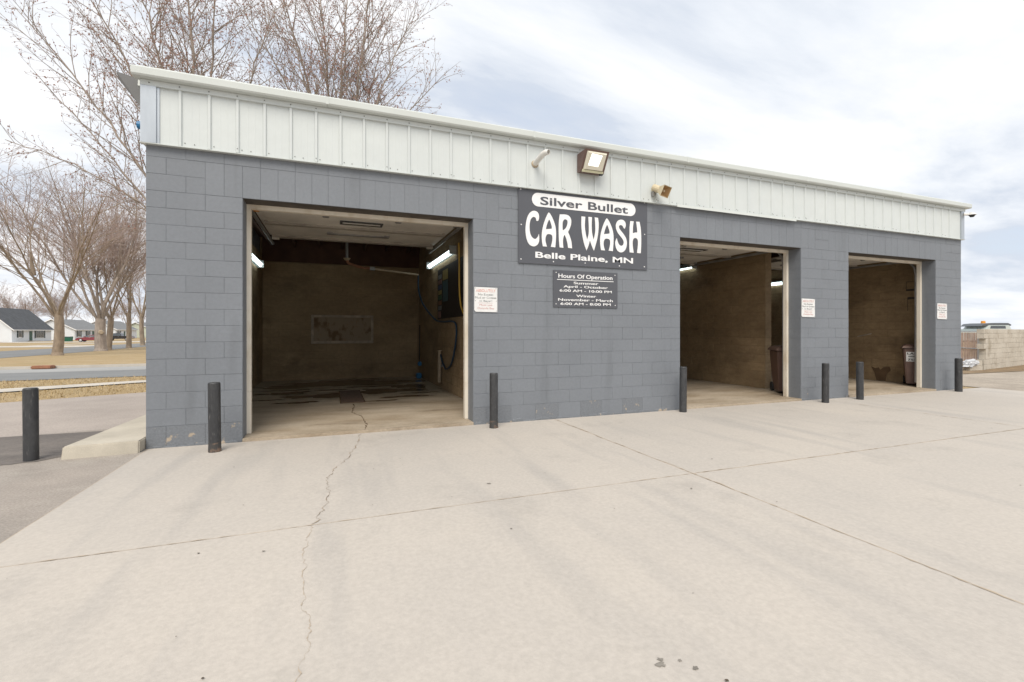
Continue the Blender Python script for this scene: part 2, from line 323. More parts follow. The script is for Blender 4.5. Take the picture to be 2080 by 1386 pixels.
# lot
sheet('asphalt_lot', [(-40, -30), (-14, -30), (-2, -30), (0.04, -30)], [(-40, 1.2), (-14, 1.3), (-2, 1.45), (0.04, 1.75)], MT['asph_dark'], -0.004)
pn = [(-6 + 0.06*k, -0.55 + 0.12*math.sin(k*0.23) + 0.05*math.sin(k*0.71+1) + 0.025*math.sin(k*1.9) + 0.45*max(0, (k-60)/40)) for k in range(101)]
sheet('asphalt_patch', pn, [(p[0], 1.37 + 0.013*(p[0]+6)) for p in pn], MT['asph_patch'], 0.0)
sheet('asphalt_lot', [(-40, 1.2), (-14, 1.3), (-8, 1.38), (-4, 1.42), (-2, 1.45), (0.04, 1.75)], [(-40, 1.21), (-14, 1.9), (-8, 3.6), (-4, 5.45), (-2, 6.4), (0.04, 7.35)], MT['asph_old'], -0.004)
# sidewalk, streets
sheet('sidewalk', [(-16, 3.0), (-8, 5.85), (-5.1, 7.6), (-3.0, 9.15), (0, 10.2), (30, 10.9)], [(-16.4, 4.0), (-8.4, 6.85), (-5.6, 8.55), (-3.2, 9.95), (0, 11.0), (30, 11.7)], MT['walk'], 0.012)
X0, X1 = -60, 90
def lnr(a, s_): return lambda x_: a + s_*x_
e0, e1, e2 = lnr(12.6, 0.15), lnr(16.4, 0.09), lnr(19.3, 0.11)
xsn = [-16.5, -10, -4, 2, 20, 60]
sheet('street', [(x_, e0(x_)) for x_ in xsn], [(x_, e1(x_)) for x_ in xsn], MT['road'], 0.0)
sheet('street', [(x_, e1(x_) + 0.003) for x_ in xsn], [(x_, e2(x_)) for x_ in xsn], MT['road_light'], 0.002)
cb = MB()
for i in range(len(xsn)-1):
    a, c = xsn[i], xsn[i+1]
    p = [(a, e2(a)), (c, e2(c)), (c, e2(c)+0.16), (a, e2(a)+0.16)]
    cb.add([(x_, y_, gz(y_) - 0.01) for x_, y_ in p] + [(x_, y_, gz(y_) + 0.11) for x_, y_ in p], [(4, 5, 6, 7), (0, 1, 5, 4), (2, 3, 7, 6), (1, 2, 6, 5), (3, 0, 4, 7)])
tag(cb.build('kerb', MT['walk']), kind='structure')
r2n = lambda y_: -17.7 - 0.091*(y_ - 31.1)
r2f = lambda y_: -28.0 - 0.041*(y_ - 53.0)
yy = [12, 31, 50, 80, 110, 200, 400]
sheet('side_street', [(r2n(y_), y_) for y_ in yy], [(r2f(y_), y_) for y_ in yy], MT['road'], 0.0)
yy2 = [40, 50, 80, 110, 200, 400]
sheet('far_sidewalk', [(-36.6, y_) for y_ in yy2], [(-38.4, y_) for y_ in yy2], MT['walk'], 0.008)
sheet('driveway', [(r2f(71), 70), (-36.6, 71), (-60, 72)], [(r2f(80), 80), (-36.6, 79), (-60, 78)], MT['walk'], 0.004)
sheet('driveway', [(r2f(112), 112), (-60, 112.5)], [(r2f(122), 122), (-60, 122)], MT['walk'], 0.004)
# gravel yard and dirt on the right
sheet('gravel_yard', [(17.25, -30), (17.25, 0), (16.9, 9)], [(80, -30), (80, 0), (80, 9)], MT['gravel'], 0.0)
sheet('dirt_strip', [(21.6, 2.35), (26, 2.2), (34, 2.3)], [(22.5, 5.2), (26, 5.6), (34, 5.8)], MT['dirt'], 0.004)
# concrete apron: slabs with joints
apron = tag(MB().box(0.03, -30, -0.30, 17.26, -0.02, -0.0520).build('concrete_apron', MT['joint']), kind='structure')
jx = [0.03, 5.40, 11.55, 17.27]; jy = [-30, -16, -9.6, -3.12, -0.02]; gp = 0.0026
for i in range(3):
    for j in range(4):
        m_ = MB(); x0, x1, y0, y1 = jx[i]+gp, jx[i+1]-gp, jy[j]+gp, jy[j+1]-gp
        c = 0.004; zt = GZ + rng.uniform(-0.0015, 0.0015)
        m_.add([(x0, y0, -0.2), (x1, y0, -0.2), (x1, y1, -0.2), (x0, y1, -0.2), (x0, y0, zt-c), (x1, y0, zt-c), (x1, y1, zt-c), (x0, y1, zt-c), (x0+c, y0+c, zt), (x1-c, y0+c, zt), (x1-c, y1-c, zt), (x0+c, y1-c, zt)],
               [(0, 1, 5, 4), (1, 2, 6, 5), (2, 3, 7, 6), (3, 0, 4, 7), (4, 5, 9, 8), (5, 6, 10, 9), (6, 7, 11, 10), (7, 4, 8, 11), (8, 9, 10, 11)])
        m_.build('slab', MT['concrete'], apron)
def crack(pts, w0, name='crack', z=GZ+0.0035, sub=9, jit=0.03, parent=apron, m=None):
    v = []; f = []; P = []
    wx_ = wy_ = 0.0
    for (a, c) in zip(pts[:-1], pts[1:]):
        for k in range(sub*2):
            t = k/(sub*2); wx_ = 0.82*wx_ + rng.gauss(0, jit*0.5); wy_ = 0.6*wy_ + rng.gauss(0, jit*0.2)
            P.append((a[0]+(c[0]-a[0])*t + wx_*(1 if abs(c[1]-a[1]) >= abs(c[0]-a[0]) else 0.1), a[1]+(c[1]-a[1])*t + wy_))
    P.append(pts[-1])
    for i, p in enumerate(P):
        q = P[min(i+1, len(P)-1)]; o_ = P[max(i-1, 0)]; d = Vector((q[0]-o_[0], q[1]-o_[1], 0)).normalized(); n_ = Vector((-d.y, d.x, 0))*w0*(rng.uniform(0.2, 1.0) if rng.random() < 0.75 else rng.uniform(1.2, 2.6))
        v += [(p[0]+n_.x, p[1]+n_.y, z), (p[0]-n_.x, p[1]-n_.y, z)]
    for i in range(len(P)-1): f.append((2*i, 2*i+1, 2*i+3, 2*i+2))
    return mesh_obj(name, v, f, m or MT['joint'], parent)
crack([(2.47, -0.05), (2.34, -0.98), (2.05, -1.89), (2.04, -2.41), (1.94, -3.11)], 0.0021, m=MT['joint_near'])
crack([(1.94, -3.14), (1.90, -3.53), (1.94, -4.04), (1.97, -4.34), (1.98, -4.49), (1.94, -4.85), (1.9, -5.8)], 0.0013, jit=0.014)
crack([(0.05, -3.118), (2, -3.12), (5.38, -3.12)], 0.0028, jit=0.006, sub=30)
crack([(5.42, -3.12), (8.3, -3.12), (11.5, -3.12)], 0.0028, jit=0.008, sub=30)
crack([(5.40, -0.05), (5.40, -3.0), (5.38, -5.8)], 0.004, jit=0.008, sub=30)
crack([(11.55, -0.1), (11.55, -4.0)], 0.006, jit=0.008, sub=30)
# leaf litter and spots on the concrete
def flat_blob(cx, cy, r_, z, n=9):
    return [(cx + r_*rng.uniform(0.35, 1.2)*math.cos(2*math.pi*i/n)*1.3, cy + r_*rng.uniform(0.35, 1.2)*math.sin(2*math.pi*i/n), z) for i in range(n)]
lv, lf = [], []
for i in range(80):
    cx = rng.uniform(0.3, 15); cy = rng.uniform(-6.2, -0.3)
    p = flat_blob(cx, cy, rng.uniform(0.003, 0.010), GZ+0.005+rng.uniform(0, 0.004), 5); q = len(lv); lv += p; lf.append(tuple(range(q, q+5)))
tag(mesh_obj('leaf_litter', lv, lf, MT['leaf']), 'tiny dark leaf scraps scattered over the concrete apron', 'litter', kind='stuff')
for cx, cy, r_ in ((3.37, -5.19, 0.020), (3.385, -5.165, 0.012), (3.49, -5.26, 0.012), (3.46, -5.20, 0.008), (3.43, -2.70, 0.018)):
    mesh_obj('oil_spot', flat_blob(cx, cy, r_, GZ+0.004, 14), [tuple(range(14))], MT['oil'], apron)
# dry grass blades on the near verge
nb = 26000; rs = np.random.RandomState(3)
bx = rs.uniform(-16, 0.0, nb); by = rs.uniform(3.0, 13.0, nb)
lot = np.interp(bx, [-16, -8, -4, -2, 0], [1.7, 3.6, 5.45, 6.4, 7.35]) + 0.02
swn = np.interp(bx, [-16, -8, -5.1, -3, 0], [3.0, 5.85, 7.6, 9.15, 10.2]); swf = np.interp(bx, [-16.4, -8.4, -5.6, -3.2, 0], [4.0, 6.85, 8.55, 9.95, 11.0])
ok = (by > lot) & ((by < swn-0.02) | (by > swf+0.02)) & (by < 12.55 + 0.15*bx)
bx, by = bx[ok], by[ok]; nb = len(bx); hz = np.array([gz(y_) for y_ in by]) - 0.014; hh = rs.uniform(0.02, 0.075, nb); an = rs.uniform(0, 6.28, nb); wd = rs.uniform(0.004, 0.011, nb); ln = rs.normal(0, 0.035, (nb, 2))
V_ = np.zeros((nb, 3, 3)); V_[:, 0] = np.stack([bx-wd*np.cos(an), by-wd*np.sin(an), hz], 1); V_[:, 1] = np.stack([bx+wd*np.cos(an), by+wd*np.sin(an), hz], 1); V_[:, 2] = np.stack([bx+ln[:, 0], by+ln[:, 1], hz+hh], 1)
tag(mesh_obj('grass', V_.reshape(-1, 3), np.arange(nb*3).reshape(-1, 3), MT['blade']), 'short dry tan grass on the verge beside the lot', 'grass', kind='stuff')
# kerb inlet
t = thing('storm_drain', (-8.9, 17.5, gz(17.5)), 'rusty iron storm drain inlet in the far kerb of the street', 'drain')
MB().box(-9.35, 17.95, gz(17.6)+0.0, -8.70, 18.35, gz(17.6)+0.135).build('hood', MT['rust'], t, bevel=0.03)
MB().box(-9.28, 17.935, gz(17.6)+0.03, -8.77, 17.949, gz(17.6)+0.10).build('opening', MT['rust'], t)
# ------------------------------------------------------------------ car wash building
B = thing('car_wash_building', (0, 0, GZ), 'low grey painted block car wash with three open bays and cream metal fascia', 'building')
E_ = [0, 5, 20, 39, 54, 61, 76, 81]; XE = 81*b; DEP = 7.75; TH = 0.28
OPEN = [(5*b, 20*b), (39*b, 54*b), (61*b, 76*b)]; OT = 15*b
yb = 0.0045      # wall core plane behind the block faces
core = MB()
for x0, x1 in ((0, 5*b), (20*b, 39*b), (54*b, 61*b), (76*b, 81*b)): core.box(x0+0.001, yb, GZ-0.2, x1-0.001, TH, OT)
core.box(0.001, yb, OT, XE-0.001, TH, 4.28)
fw = core.build('front_wall', MT['mortar'], B)
# individual blocks
def block_mesh(w_, h_, m, bev=0.0022, dep=0.0055):
    x1, z1 = w_/2-0.0014, h_/2-0.0017; c = bev
    v = [(-x1, dep, -z1), (x1, dep, -z1), (x1, dep, z1), (-x1, dep, z1), (-x1, c*0.6, -z1), (x1, c*0.6, -z1), (x1, c*0.6, z1), (-x1, c*0.6, z1), (-x1+c, 0, -z1+c), (x1-c, 0, -z1+c), (x1-c, 0, z1-c), (-x1+c, 0, z1-c)]
    f = [(0, 1, 5, 4), (1, 2, 6, 5), (2, 3, 7, 6), (3, 0, 4, 7), (4, 5, 9, 8), (5, 6, 10, 9), (6, 7, 11, 10), (7, 4, 8, 11), (8, 9, 10, 11)]
    me = bpy.data.meshes.new('block'); me.from_pydata(v, [], f); me.materials.append(m); return me
BMESH = {}
blocks = []
sold = [(3, 22), (37, 56), (58, 78)]
for r_ in range(18):
    z0, z1 = r_*b, (r_+1)*b
    if r_ == 0: z0 = GZ - 0.01
    segs = [(0, 5), (20, 39), (54, 61), (76, 81)] if r_ < 15 else ([(0, 3), (22, 37), (56, 58), (78, 81)] if r_ < 17 else [(0, 81)])
    for a, c in segs:
        j = [k for k in range(a+1, c) if (k % 2) == (0 if r_ % 2 else 1)]
        if r_ == 17: j = [k for k in range(a+1, c) if k % 2 == 0]
        ed = [a] + j + [c]
        for q0, q1 in zip(ed[:-1], ed[1:]): blocks.append((q0*b, q1*b, z0, z1))
for a, c in sold:
    for k in range(a, c): blocks.append((k*b, (k+1)*b, 15*b, 17*b))
blocks.sort(key=lambda q: ((q[0]+q[1])/2 - 2.08)**2 + (q[2] - 1.35)**2)
rest = MB()
for i, (x0, x1, z0, z1) in enumerate(blocks):
    chip = z0 < 0.01 and rng.random() < 0.75
    key = (round(x1-x0, 3), round(z1-z0, 3), chip)
    if key not in BMESH: BMESH[key] = block_mesh(key[0], key[1], MT['paint_chip' if chip else 'paint'])
    loc = ((x0+x1)/2, rng.uniform(-0.0016, 0.0016), (z0+z1)/2)
    if i < 300: inst(BMESH[key], 'block', loc, fw)
    else:
        me = BMESH[key]; rest.add([(v.co.x+loc[0], v.co.y+loc[1], v.co.z+loc[2]) for v in me.vertices], [tuple(p.vertices) for p in me.polygons])
tag(rest.build('far_blocks', MT['paint'], fw), kind='stuff')
# parged lumps along the foot of the wall
pl = MB()
for a, c in ((0, 5), (20, 39), (54, 61), (76, 81)):
    x_ = a*b
    while x_ < c*b - 0.1:
        w_ = rng.uniform(0.08, 0.3); w_ = min(w_, c*b - x_); h_ = rng.uniform(0.005, 0.05); d_ = rng.uniform(0.004, 0.012)
        pl.add([(x_, -d_, GZ-0.01), (x_+w_, -d_, GZ-0.01), (x_+w_*0.9, -d_*0.6, GZ+h_), (x_+w_*0.1, -d_*0.6, GZ+h_*rng.uniform(0.4, 1)), (x_+w_*0.9, 0.004, GZ+h_+0.006), (x_+w_*0.1, 0.004, GZ+h_*0.8+0.004)],
               [(0, 1, 2, 3), (3, 2, 4, 5)]); x_ += w_*0.9
tag(pl.build('parging', MT['paint_chip'], fw), kind='stuff')
# reveals: dark underside and jamb faces
for x0, x1 in OPEN:
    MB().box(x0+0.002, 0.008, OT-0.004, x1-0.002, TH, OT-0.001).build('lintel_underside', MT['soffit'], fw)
    MB().box(x0-0.0005, 0.008, GZ-0.02, x0+0.0035, TH-0.002, OT-0.004).build('reveal', MT['reveal'], fw)
    MB().box(x1-0.0035, 0.008, GZ-0.02, x1+0.0005, TH-0.002, OT-0.004).build('reveal', MT['reveal'], fw)
    for x_, s_ in ((x0+0.0036, 1), (x1-0.0036, -1)):
        jn = MB()
        for k in range(1, 15): jn.box(min(x_, x_+s_*0.0012), 0.009, k*b-0.004, max(x_, x_+s_*0.0012), TH-0.003, k*b+0.004)
        tag(jn.build('bed_joint', MT['mortar'], fw), kind='stuff')
# door frames
for x0, x1 in OPEN:
    fr = MB().box(x0-0.03, TH+0.001, OT-0.060, x1+0.03, TH+0.08, OT+0.02).build('door_frame', MT['frame'], B)
    for a, c in ((x0-0.03, x0+0.055), (x1-0.055, x1+0.03)):
        MB().box(a, TH+0.0005, 0.55, c, TH+0.08, OT-0.061).build('jamb', MT['frame'], fr)
        MB().box(a-0.0005, TH-0.001, -0.008, c+0.0005, TH+0.08, 0.548).build('jamb', MT['frame'], fr)
# other walls
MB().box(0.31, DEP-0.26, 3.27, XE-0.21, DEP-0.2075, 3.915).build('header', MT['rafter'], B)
sw = MB().box(0, TH+0.001, GZ-0.2, 0.24, DEP, 4.28).build('side_wall', MT['paint'], B)
def inner_blocks(name, face, axis, a0, a1, z1, m, parent, nrm, seed=0):
    """one mesh of bay wall blocks on the plane axis=face; nrm = +1/-1 side the faces look to"""
    mb = MB(); rr = random.Random(seed)
    for r_ in range(int(z1/b)):
        a = a0 - (b if r_ % 2 else 0)
        while a < a1 - 0.01:
            p, q = max(a, a0)+0.003, min(a+2*b, a1)-0.003; a += 2*b
            if q - p < 0.02: continue
            z0, zz = r_*b+0.003 - 0.012, (r_+1)*b-0.003 - 0.012; d = 0.006 + rr.uniform(-0.0015, 0.0015); c = 0.004
            pts = [(p, z0), (q, z0), (q, zz), (p, zz)]; pin = [(p+c, z0+c), (q-c, z0+c), (q-c, zz-c), (p+c, zz-c)]
            tr = (lambda u_, v_, o_: (face + nrm*o_, u_, v_)) if axis == 'x' else (lambda u_, v_, o_: (u_, face + nrm*o_, v_))
            mb.add([tr(*k, 0.0005) for k in pts] + [tr(*k, d-0.003) for k in pts] + [tr(*k, d) for k in pin],
                   [(0, 1, 5, 4), (1, 2, 6, 5), (2, 3, 7, 6), (3, 0, 4, 7), (4, 5, 9, 8), (5, 6, 10, 9), (6, 7, 11, 10), (7, 4, 8, 11), (8, 9, 10, 11)])
    return tag(mb.build(name, m, parent), kind='stuff')
HB = 17*b
lw = MB().box(0.241, TH+0.001, GZ-0.2, 0.30, DEP-0.22, 3.4).build('bay_wall', MT['mortar_in'], B); inner_blocks('wall_blocks', 0.30, 'x', TH+0.05, DEP-0.2, HB, MT['inner'], lw, 1, 1)
bw = MB().box(0.25, DEP-0.2, GZ-0.2, XE-0.25, DEP, 4.28).build('back_wall', MT['mortar_in'], B)
inner_blocks('wall_blocks', DEP-0.2, 'y', 0.31, 4.5, 3.32, MT['inner'], bw, -1, 2); inner_blocks('wall_blocks', DEP-0.2, 'y', 7.8, 16.2, 3.32, MT['inner'], bw, -1, 3)
p1 = MB().box(4.55, TH+0.001, GZ-0.2, 4.75, DEP-0.201, 4.2).build('bay_wall', MT['mortar_in'], B); inner_blocks('wall_blocks', 4.55, 'x', TH+0.05, DEP-0.21, HB, MT['inner'], p1, -1, 4)
p2 = MB().box(7.55, TH+0.001, GZ-0.2, 7.75, DEP-0.201, 4.2).build('bay_wall', MT['mortar_in'], B); inner_blocks('wall_blocks', 7.75, 'x', TH+0.05, DEP-0.21, HB, MT['inner'], p2, 1, 5)
p3 = MB().box(11.73, 1.50, GZ-0.2, 11.93, DEP-0.201, 4.2).build('bay_wall', MT['mortar_in'], B); inner_blocks('wall_blocks', 11.73, 'x', 1.50, DEP-0.21, HB, MT['inner'], p3, -1, 6); inner_blocks('wall_blocks', 11.93, 'x', 1.50, DEP-0.21, HB, MT['inner'], p3, 1, 7); inner_blocks('wall_blocks', 1.50, 'y', 11.73, 11.93, HB, MT['inner'], p3, -1, 8)
rw = MB().box(XE-0.2, TH+0.001, GZ-0.2, XE, DEP, 4.28).build('side_wall', MT['mortar_in'], B); inner_blocks('wall_blocks', XE-0.2, 'x', TH+0.02, DEP-0.21, HB, MT['inner'], rw, -1, 9)
MB().box(XE+0.0005, 0.01, GZ-0.2, XE+0.004, DEP, 4.2).build('wall_skin', MT['paint'], rw)
# ceilings: dark deck with rafters
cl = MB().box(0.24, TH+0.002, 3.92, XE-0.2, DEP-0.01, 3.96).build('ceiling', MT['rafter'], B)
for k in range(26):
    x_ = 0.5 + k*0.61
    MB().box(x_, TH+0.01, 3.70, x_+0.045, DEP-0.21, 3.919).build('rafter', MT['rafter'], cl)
# bay floors
for i, (xa, xb) in enumerate(((0.30, 4.55), (7.75, 16.25))):
    fl = MB().box(xa, TH-0.005, -0.3, xb, DEP-0.2, -0.012).build('bay_floor', MT['bayfloor'], B)
for x0, x1 in OPEN: MB().box(x0+0.001, -0.016, -0.3, x1-0.001, TH-0.006, -0.0125).build('threshold', MT['bayfloor'], B)
crack([(2.50, -0.01), (2.55, 0.8), (2.42, 1.5), (2.45, 2.5)], 0.005, z=-0.0085, parent=B, m=MT['wet'])
for (cx, cy, rx, ry) in ((1.9, 3.9, 0.75, 0.35), (1.45, 3.05, 0.42, 0.12), (3.3, 4.3, 0.8, 0.42), (3.55, 3.2, 0.55, 0.13), (2.4, 6.3, 1.8, 0.8), (1.2, 5.2, 0.7, 0.12), (2.0, 4.9, 0.5, 0.10), (3.2, 5.3, 0.9, 0.14), (0.9, 3.6, 0.3, 0.06), (3.9, 3.7, 0.45, 0.08), (3.0, 2.75, 0.35, 0.06), (1.1, 4.6, 0.5, 0.25), (3.9, 5.0, 0.4, 0.4)):
    n = 40; ph = [rng.uniform(0, 6.28) for _ in range(4)]
    p = []
    for i in range(n):
        a = 2*math.pi*i/n; k = 1 + 0.18*math.sin(3*a+ph[0]) + 0.14*math.sin(5*a+ph[1]) + 0.10*math.sin(9*a+ph[2]) + 0.08*math.sin(14*a+ph[3])
        p.append((min(4.5, max(0.35, cx + rx*k*math.cos(a))), min(7.5, cy + ry*k*math.sin(a)), -0.0095 + 0.0004*rng.random()))
    mesh_obj('puddle', p, [tuple(range(n))], MT['wet'], B)
# drain grate in bay 1
t = thing('drain_grate', (2.45, 3.65, -0.01), 'rusty rectangular drain grate set in the wet floor of the left bay', 'grate')
MB().box(2.22, 2.65, -0.02, 2.68, 4.65, -0.004).build('pit', MT['wet'], t)
gb = MB()
for k in range(25): gb.box(2.24, 2.68+k*0.078, -0.004, 2.66, 2.715+k*0.078, 0.004)
gb.build('bars', MT['beige_dark'], t)
# blocked-up opening on the back wall of bay 1
t = thing('wall_panel', (2.37, DEP-0.21, 1.02), 'peeling rust-stained panel on the back wall of the left bay', 'panel')
MB().box(1.60, DEP-0.222, 1.09, 3.14, DEP-0.194, 1.75).build('sheet', MT['peel'], t)
rm = MB()
for q in ((1.53, 1.01, 3.21, 1.085), (1.53, 1.755, 3.21, 1.82), (1.53, 1.086, 1.595, 1.754), (3.145, 1.086, 3.21, 1.754)): rm.box(q[0], DEP-0.235, q[1], q[2], DEP-0.193, q[3])
rm.build('rim', MT['peelrim'], t, bevel=0.008)
# ---- fascia
ZB, ZT = 3.60, 4.345
fa = MB().box(-0.012, -0.018, ZB+0.01, XE+0.012, -0.002, ZT).build('metal_fascia', MT['metal'], B)
prof = [(0, -0.035), (0.009, -0.057), (0.036, -0.057), (0.045, -0.035), (0.13, -0.035), (0.134, -0.0362), (0.142, -0.0362), (0.146, -0.035), (0.208, -0.035), (0.212, -0.0362), (0.220, -0.0362), (0.224, -0.035), (0.3046, -0.035), (0.3046, -0.019), (0, -0.019)]
pm = MB(); pm.prism([(p[0], p[1]) for p in prof], lambda x_, y_: (x_, y_, 0.0), lambda x_, y_: (x_, y_, ZT-ZB-0.01))
tmp = pm.build('panel', MT['metal']); pme = tmp.data; bpy.data.objects.remove(tmp)
k = 0; x_ = 0.335 - 0.3048
scr = MB()
def screw(x, y, z, r_=0.009): scr.cyl((x, y, z), (x, y-0.006, z), r_, r_*0.7, 6)
while x_ + 0.3046 < XE - 0.05:
    inst(pme, 'panel', (x_, 0, ZB+rng.uniform(-0.002, 0.002)), fa)
    screw(x_+0.0225, -0.068, 4.305)
    screw(x_+0.07, -0.036, ZB+0.045, 0.007)
    if k % 2: screw(x_+0.17, -0.036, ZB+0.04, 0.007)
    if k % 3 == 0: screw(x_+0.0225, -0.0575, ZB+0.05, 0.007)
    x_ += 0.3048; k += 1
xr = x_
MB().box(xr, -0.036, ZB, XE-0.09, -0.019, ZT-0.01).build('panel', MT['metal'], fa)
scr.build('screws', MT['screw'], fa)['kind'] = 'stuff'
# corner trims, bands, drip edge
for xa, xb in ((-0.035, 0.15), (XE-0.115, XE+0.035)):
    MB().box(xa, -0.064, ZB-0.004, xb-0.03, -0.0185, ZT-0.07).build('corner_trim', MT['galv'], fa)
    MB().box(xb-0.03, -0.047, ZB-0.004, xb, -0.0185, ZT-0.07).build('corner_flange', MT['galv'], fa)
for s_, x0, x1 in ((0, -0.035, -0.013), (1, XE+0.013, XE+0.035)): MB().box(x0, -0.018, ZB-0.004, x1, DEP+0.03, ZT).build('side_fascia', MT['metal'], fa)
MB().box(-0.036, -0.0675, 4.272, XE+0.036, -0.0190, 4.335).build('top_band', MT['metal'], fa)
MB().box(-0.045, -0.062, ZB-0.014, XE+0.045, 0.012, ZB-0.0045).build('drip_edge', MT['trimmetal'], fa)
dr = MB(); dr.prism([(-0.075, ZB-0.035), (-0.068, ZB+0.012), (-0.058, ZB+0.012), (-0.058, ZB-0.03)], lambda y_, z_: (7.80, y_, z_), lambda y_, z_: (10.75, y_, z_-0.012)); dr.build('loose_drip_strip', MT['trimmetal'], fa)
seams = [-0.10, 2.02, 5.0, 7.97, 10.95, 13.92, XE+0.12]
tp = [(-0.02, 4.338), (-0.145, 4.342), (-0.158, 4.36), (-0.160, 4.435), (-0.150, 4.447), (0.10, 4.565), (0.10, 4.52), (-0.02, 4.45)]
for a, c in zip(seams[:-1], seams[1:]):
    z_ = rng.uniform(-0.003, 0.003)
    q = MB(); q.prism(tp, lambda y_, zz: (a+0.0015, y_, zz+z_), lambda y_, zz: (c-0.0015, y_, zz+z_)); q.build('roof_trim', MT['trimmetal'], fa)
    if a > 0: MB().box(a-0.02, -0.163, 4.347, a+0.02, -0.1585, 4.44).build('trim_lap', MT['trimmetal'], fa)
rf = MB(); rf.prism([(0.09, 4.563), (DEP+0.2, 4.36), (DEP+0.2, 4.29), (0.05, 4.30)], lambda y_, z_: (-0.095, y_, z_), lambda y_, z_: (XE+0.115, y_, z_)); rf.build('roof', MT['trimmetal'], B)
# ---- overhead doors (open, lying under the ceiling)
for i, (x0, x1) in enumerate(OPEN):
    d = MB().box(x0-0.02, 0.40, 3.165, x1+0.02, 3.05, 3.20).build('overhead_door', MT['door'], B)
    a0, a1 = x0+0.03, x1-0.03
    for ya, yc in ((0.42, 0.60), (0.68, 1.76), (1.88, 2.93)):
        MB().box(a0+0.06, ya, 3.150, a1-0.06, yc, 3.1645).build('panel', MT['door'], d)
    for ya, yc in ((0.60, 0.68), (1.76, 1.88), (2.93, 3.06)):
        MB().box(a0, ya, 3.115, a1, yc, 3.1645).build('rail', MT['doorrail'], d)
    MB().box(a0-0.02, 3.0, 3.09, a0+0.10, 3.10, 3.17).build('bottom_bracket', MT['door'], d); MB().box(a1-0.10, 3.0, 3.09, a1+0.02, 3.10, 3.17).build('bottom_bracket', MT['door'], d)
    xc = (x0+x1)/2
    wn = MB().box(xc-0.34, 1.28, 3.139, xc+0.34, 1.55, 3.1495).build('window', MT['glass'], d); MB().box(xc-0.30, 1.38, 3.134, xc+0.30, 1.44, 3.1385).build('pane', MT['door'], wn)
    for hx, hy in ((xc-0.55, 1.02), (xc+0.55, 1.02), (xc-0.5, 2.30), (xc+0.5, 2.30)): MB().box(hx-0.05, hy-0.03, 3.115, hx+0.05, hy+0.03, 3.1495).build('hinge', MT['steel'], d, bevel=0.008)
    MB().box(xc-0.55, 2.36, 3.125, xc+0.55, 2.44, 3.1495).build('handle_bar', MT['steel'], d)
    for x_, s_ in ((x0-0.03, 1), (x1+0.03, -1)):
        tr = MB(); tr.tube([(x_, 0.42, 0.1), (x_, 0.42, 2.75), (x_, 0.45, 2.92), (x_, 0.55, 3.06), (x_, 0.70, 3.10), (x_, 3.6, 3.10)], 0.028, 6); tr.build('track', MT['steel'], d)
        MB().box(min(x_, x_+s_*0.09), 0.9, 3.12, max(x_, x_+s_*0.09), 1.02, 3.16).build('roller_tag', MT['orange'] if i == 0 and s_ == 1 else MT['steel'], d)
# ------------------------------------------------------------------ stoop beside the building
st = MB(); st.prism([(-0.70, -0.26), (-0.005, -0.20), (-0.005, 4.5), (-0.52, 4.5), (-0.60, 1.9)], lambda x_, y_: (x_, y_, GZ-0.1), lambda x_, y_: (x_ + (0.02 if x_ < -0.1 else 0), y_ + (0.015 if y_ < 0 else 0), 0.085))
tag(st.build('concrete_stoop', MT['stoop'], bevel=0.012), 'pale concrete stoop slab beside the left corner of the building', 'stoop')
# ------------------------------------------------------------------ bollards
BL = [((-0.98, -0.16), 0.128, 0.78, 'isolated black steel bollard on the asphalt left of the concrete stoop', 0),
      ((0.80, -0.44), 0.128, 0.80, 'black steel bollard with scuffed base in front of the left corner pier', 1),
      ((4.28, -0.32), 0.122, 0.79, 'black steel bollard between the left bay and the car wash sign wall', 1),
      ((7.79, -0.23), 0.122, 0.78, 'black steel bollard at the left edge of the middle bay', 0),
      ((11.16, -0.37), 0.128, 0.77, 'black steel bollard in front of the pier, left of the pair between the bays', 0),
      ((12.26, -0.32), 0.130, 0.77, 'greyish scuffed bollard at the left edge of the rightmost bay', 0),
      ((15.75, -0.29), 0.14, 0.77, 'black steel bollard at the far right corner of the building', 0)]
for (x, y), dia, h, lab, worn in BL:
    t = thing('bollard', (x, y, GZ), lab, 'bollard', 'steel bollards guarding the bays')
    r_ = dia/2; n = 20; p = MB(); z0, z1 = GZ+0.0, GZ+h
    lean = rng.uniform(-0.008, 0.008)
    zb_ = z0+0.11 if worn else z0-0.02
    p.tube([(x, y, zb_), (x+lean*0.5, y, z0+0.4), (x+lean, y, z1-0.006)], r_, n)
    p.build('post', MT['boll'], t, smooth=True)
    if worn: MB().cyl((x, y, z0-0.02), (x, y, z0+0.109), r_*1.07, r_*1.003, n).build('scuffed_foot', MT['boll_worn'], t, smooth=True)
    MB().cyl((x+lean, y, z1-0.0055), (x+lean, y, z1+0.006), r_*0.99, r_*0.86, n).build('cap', MT['boll'], t)
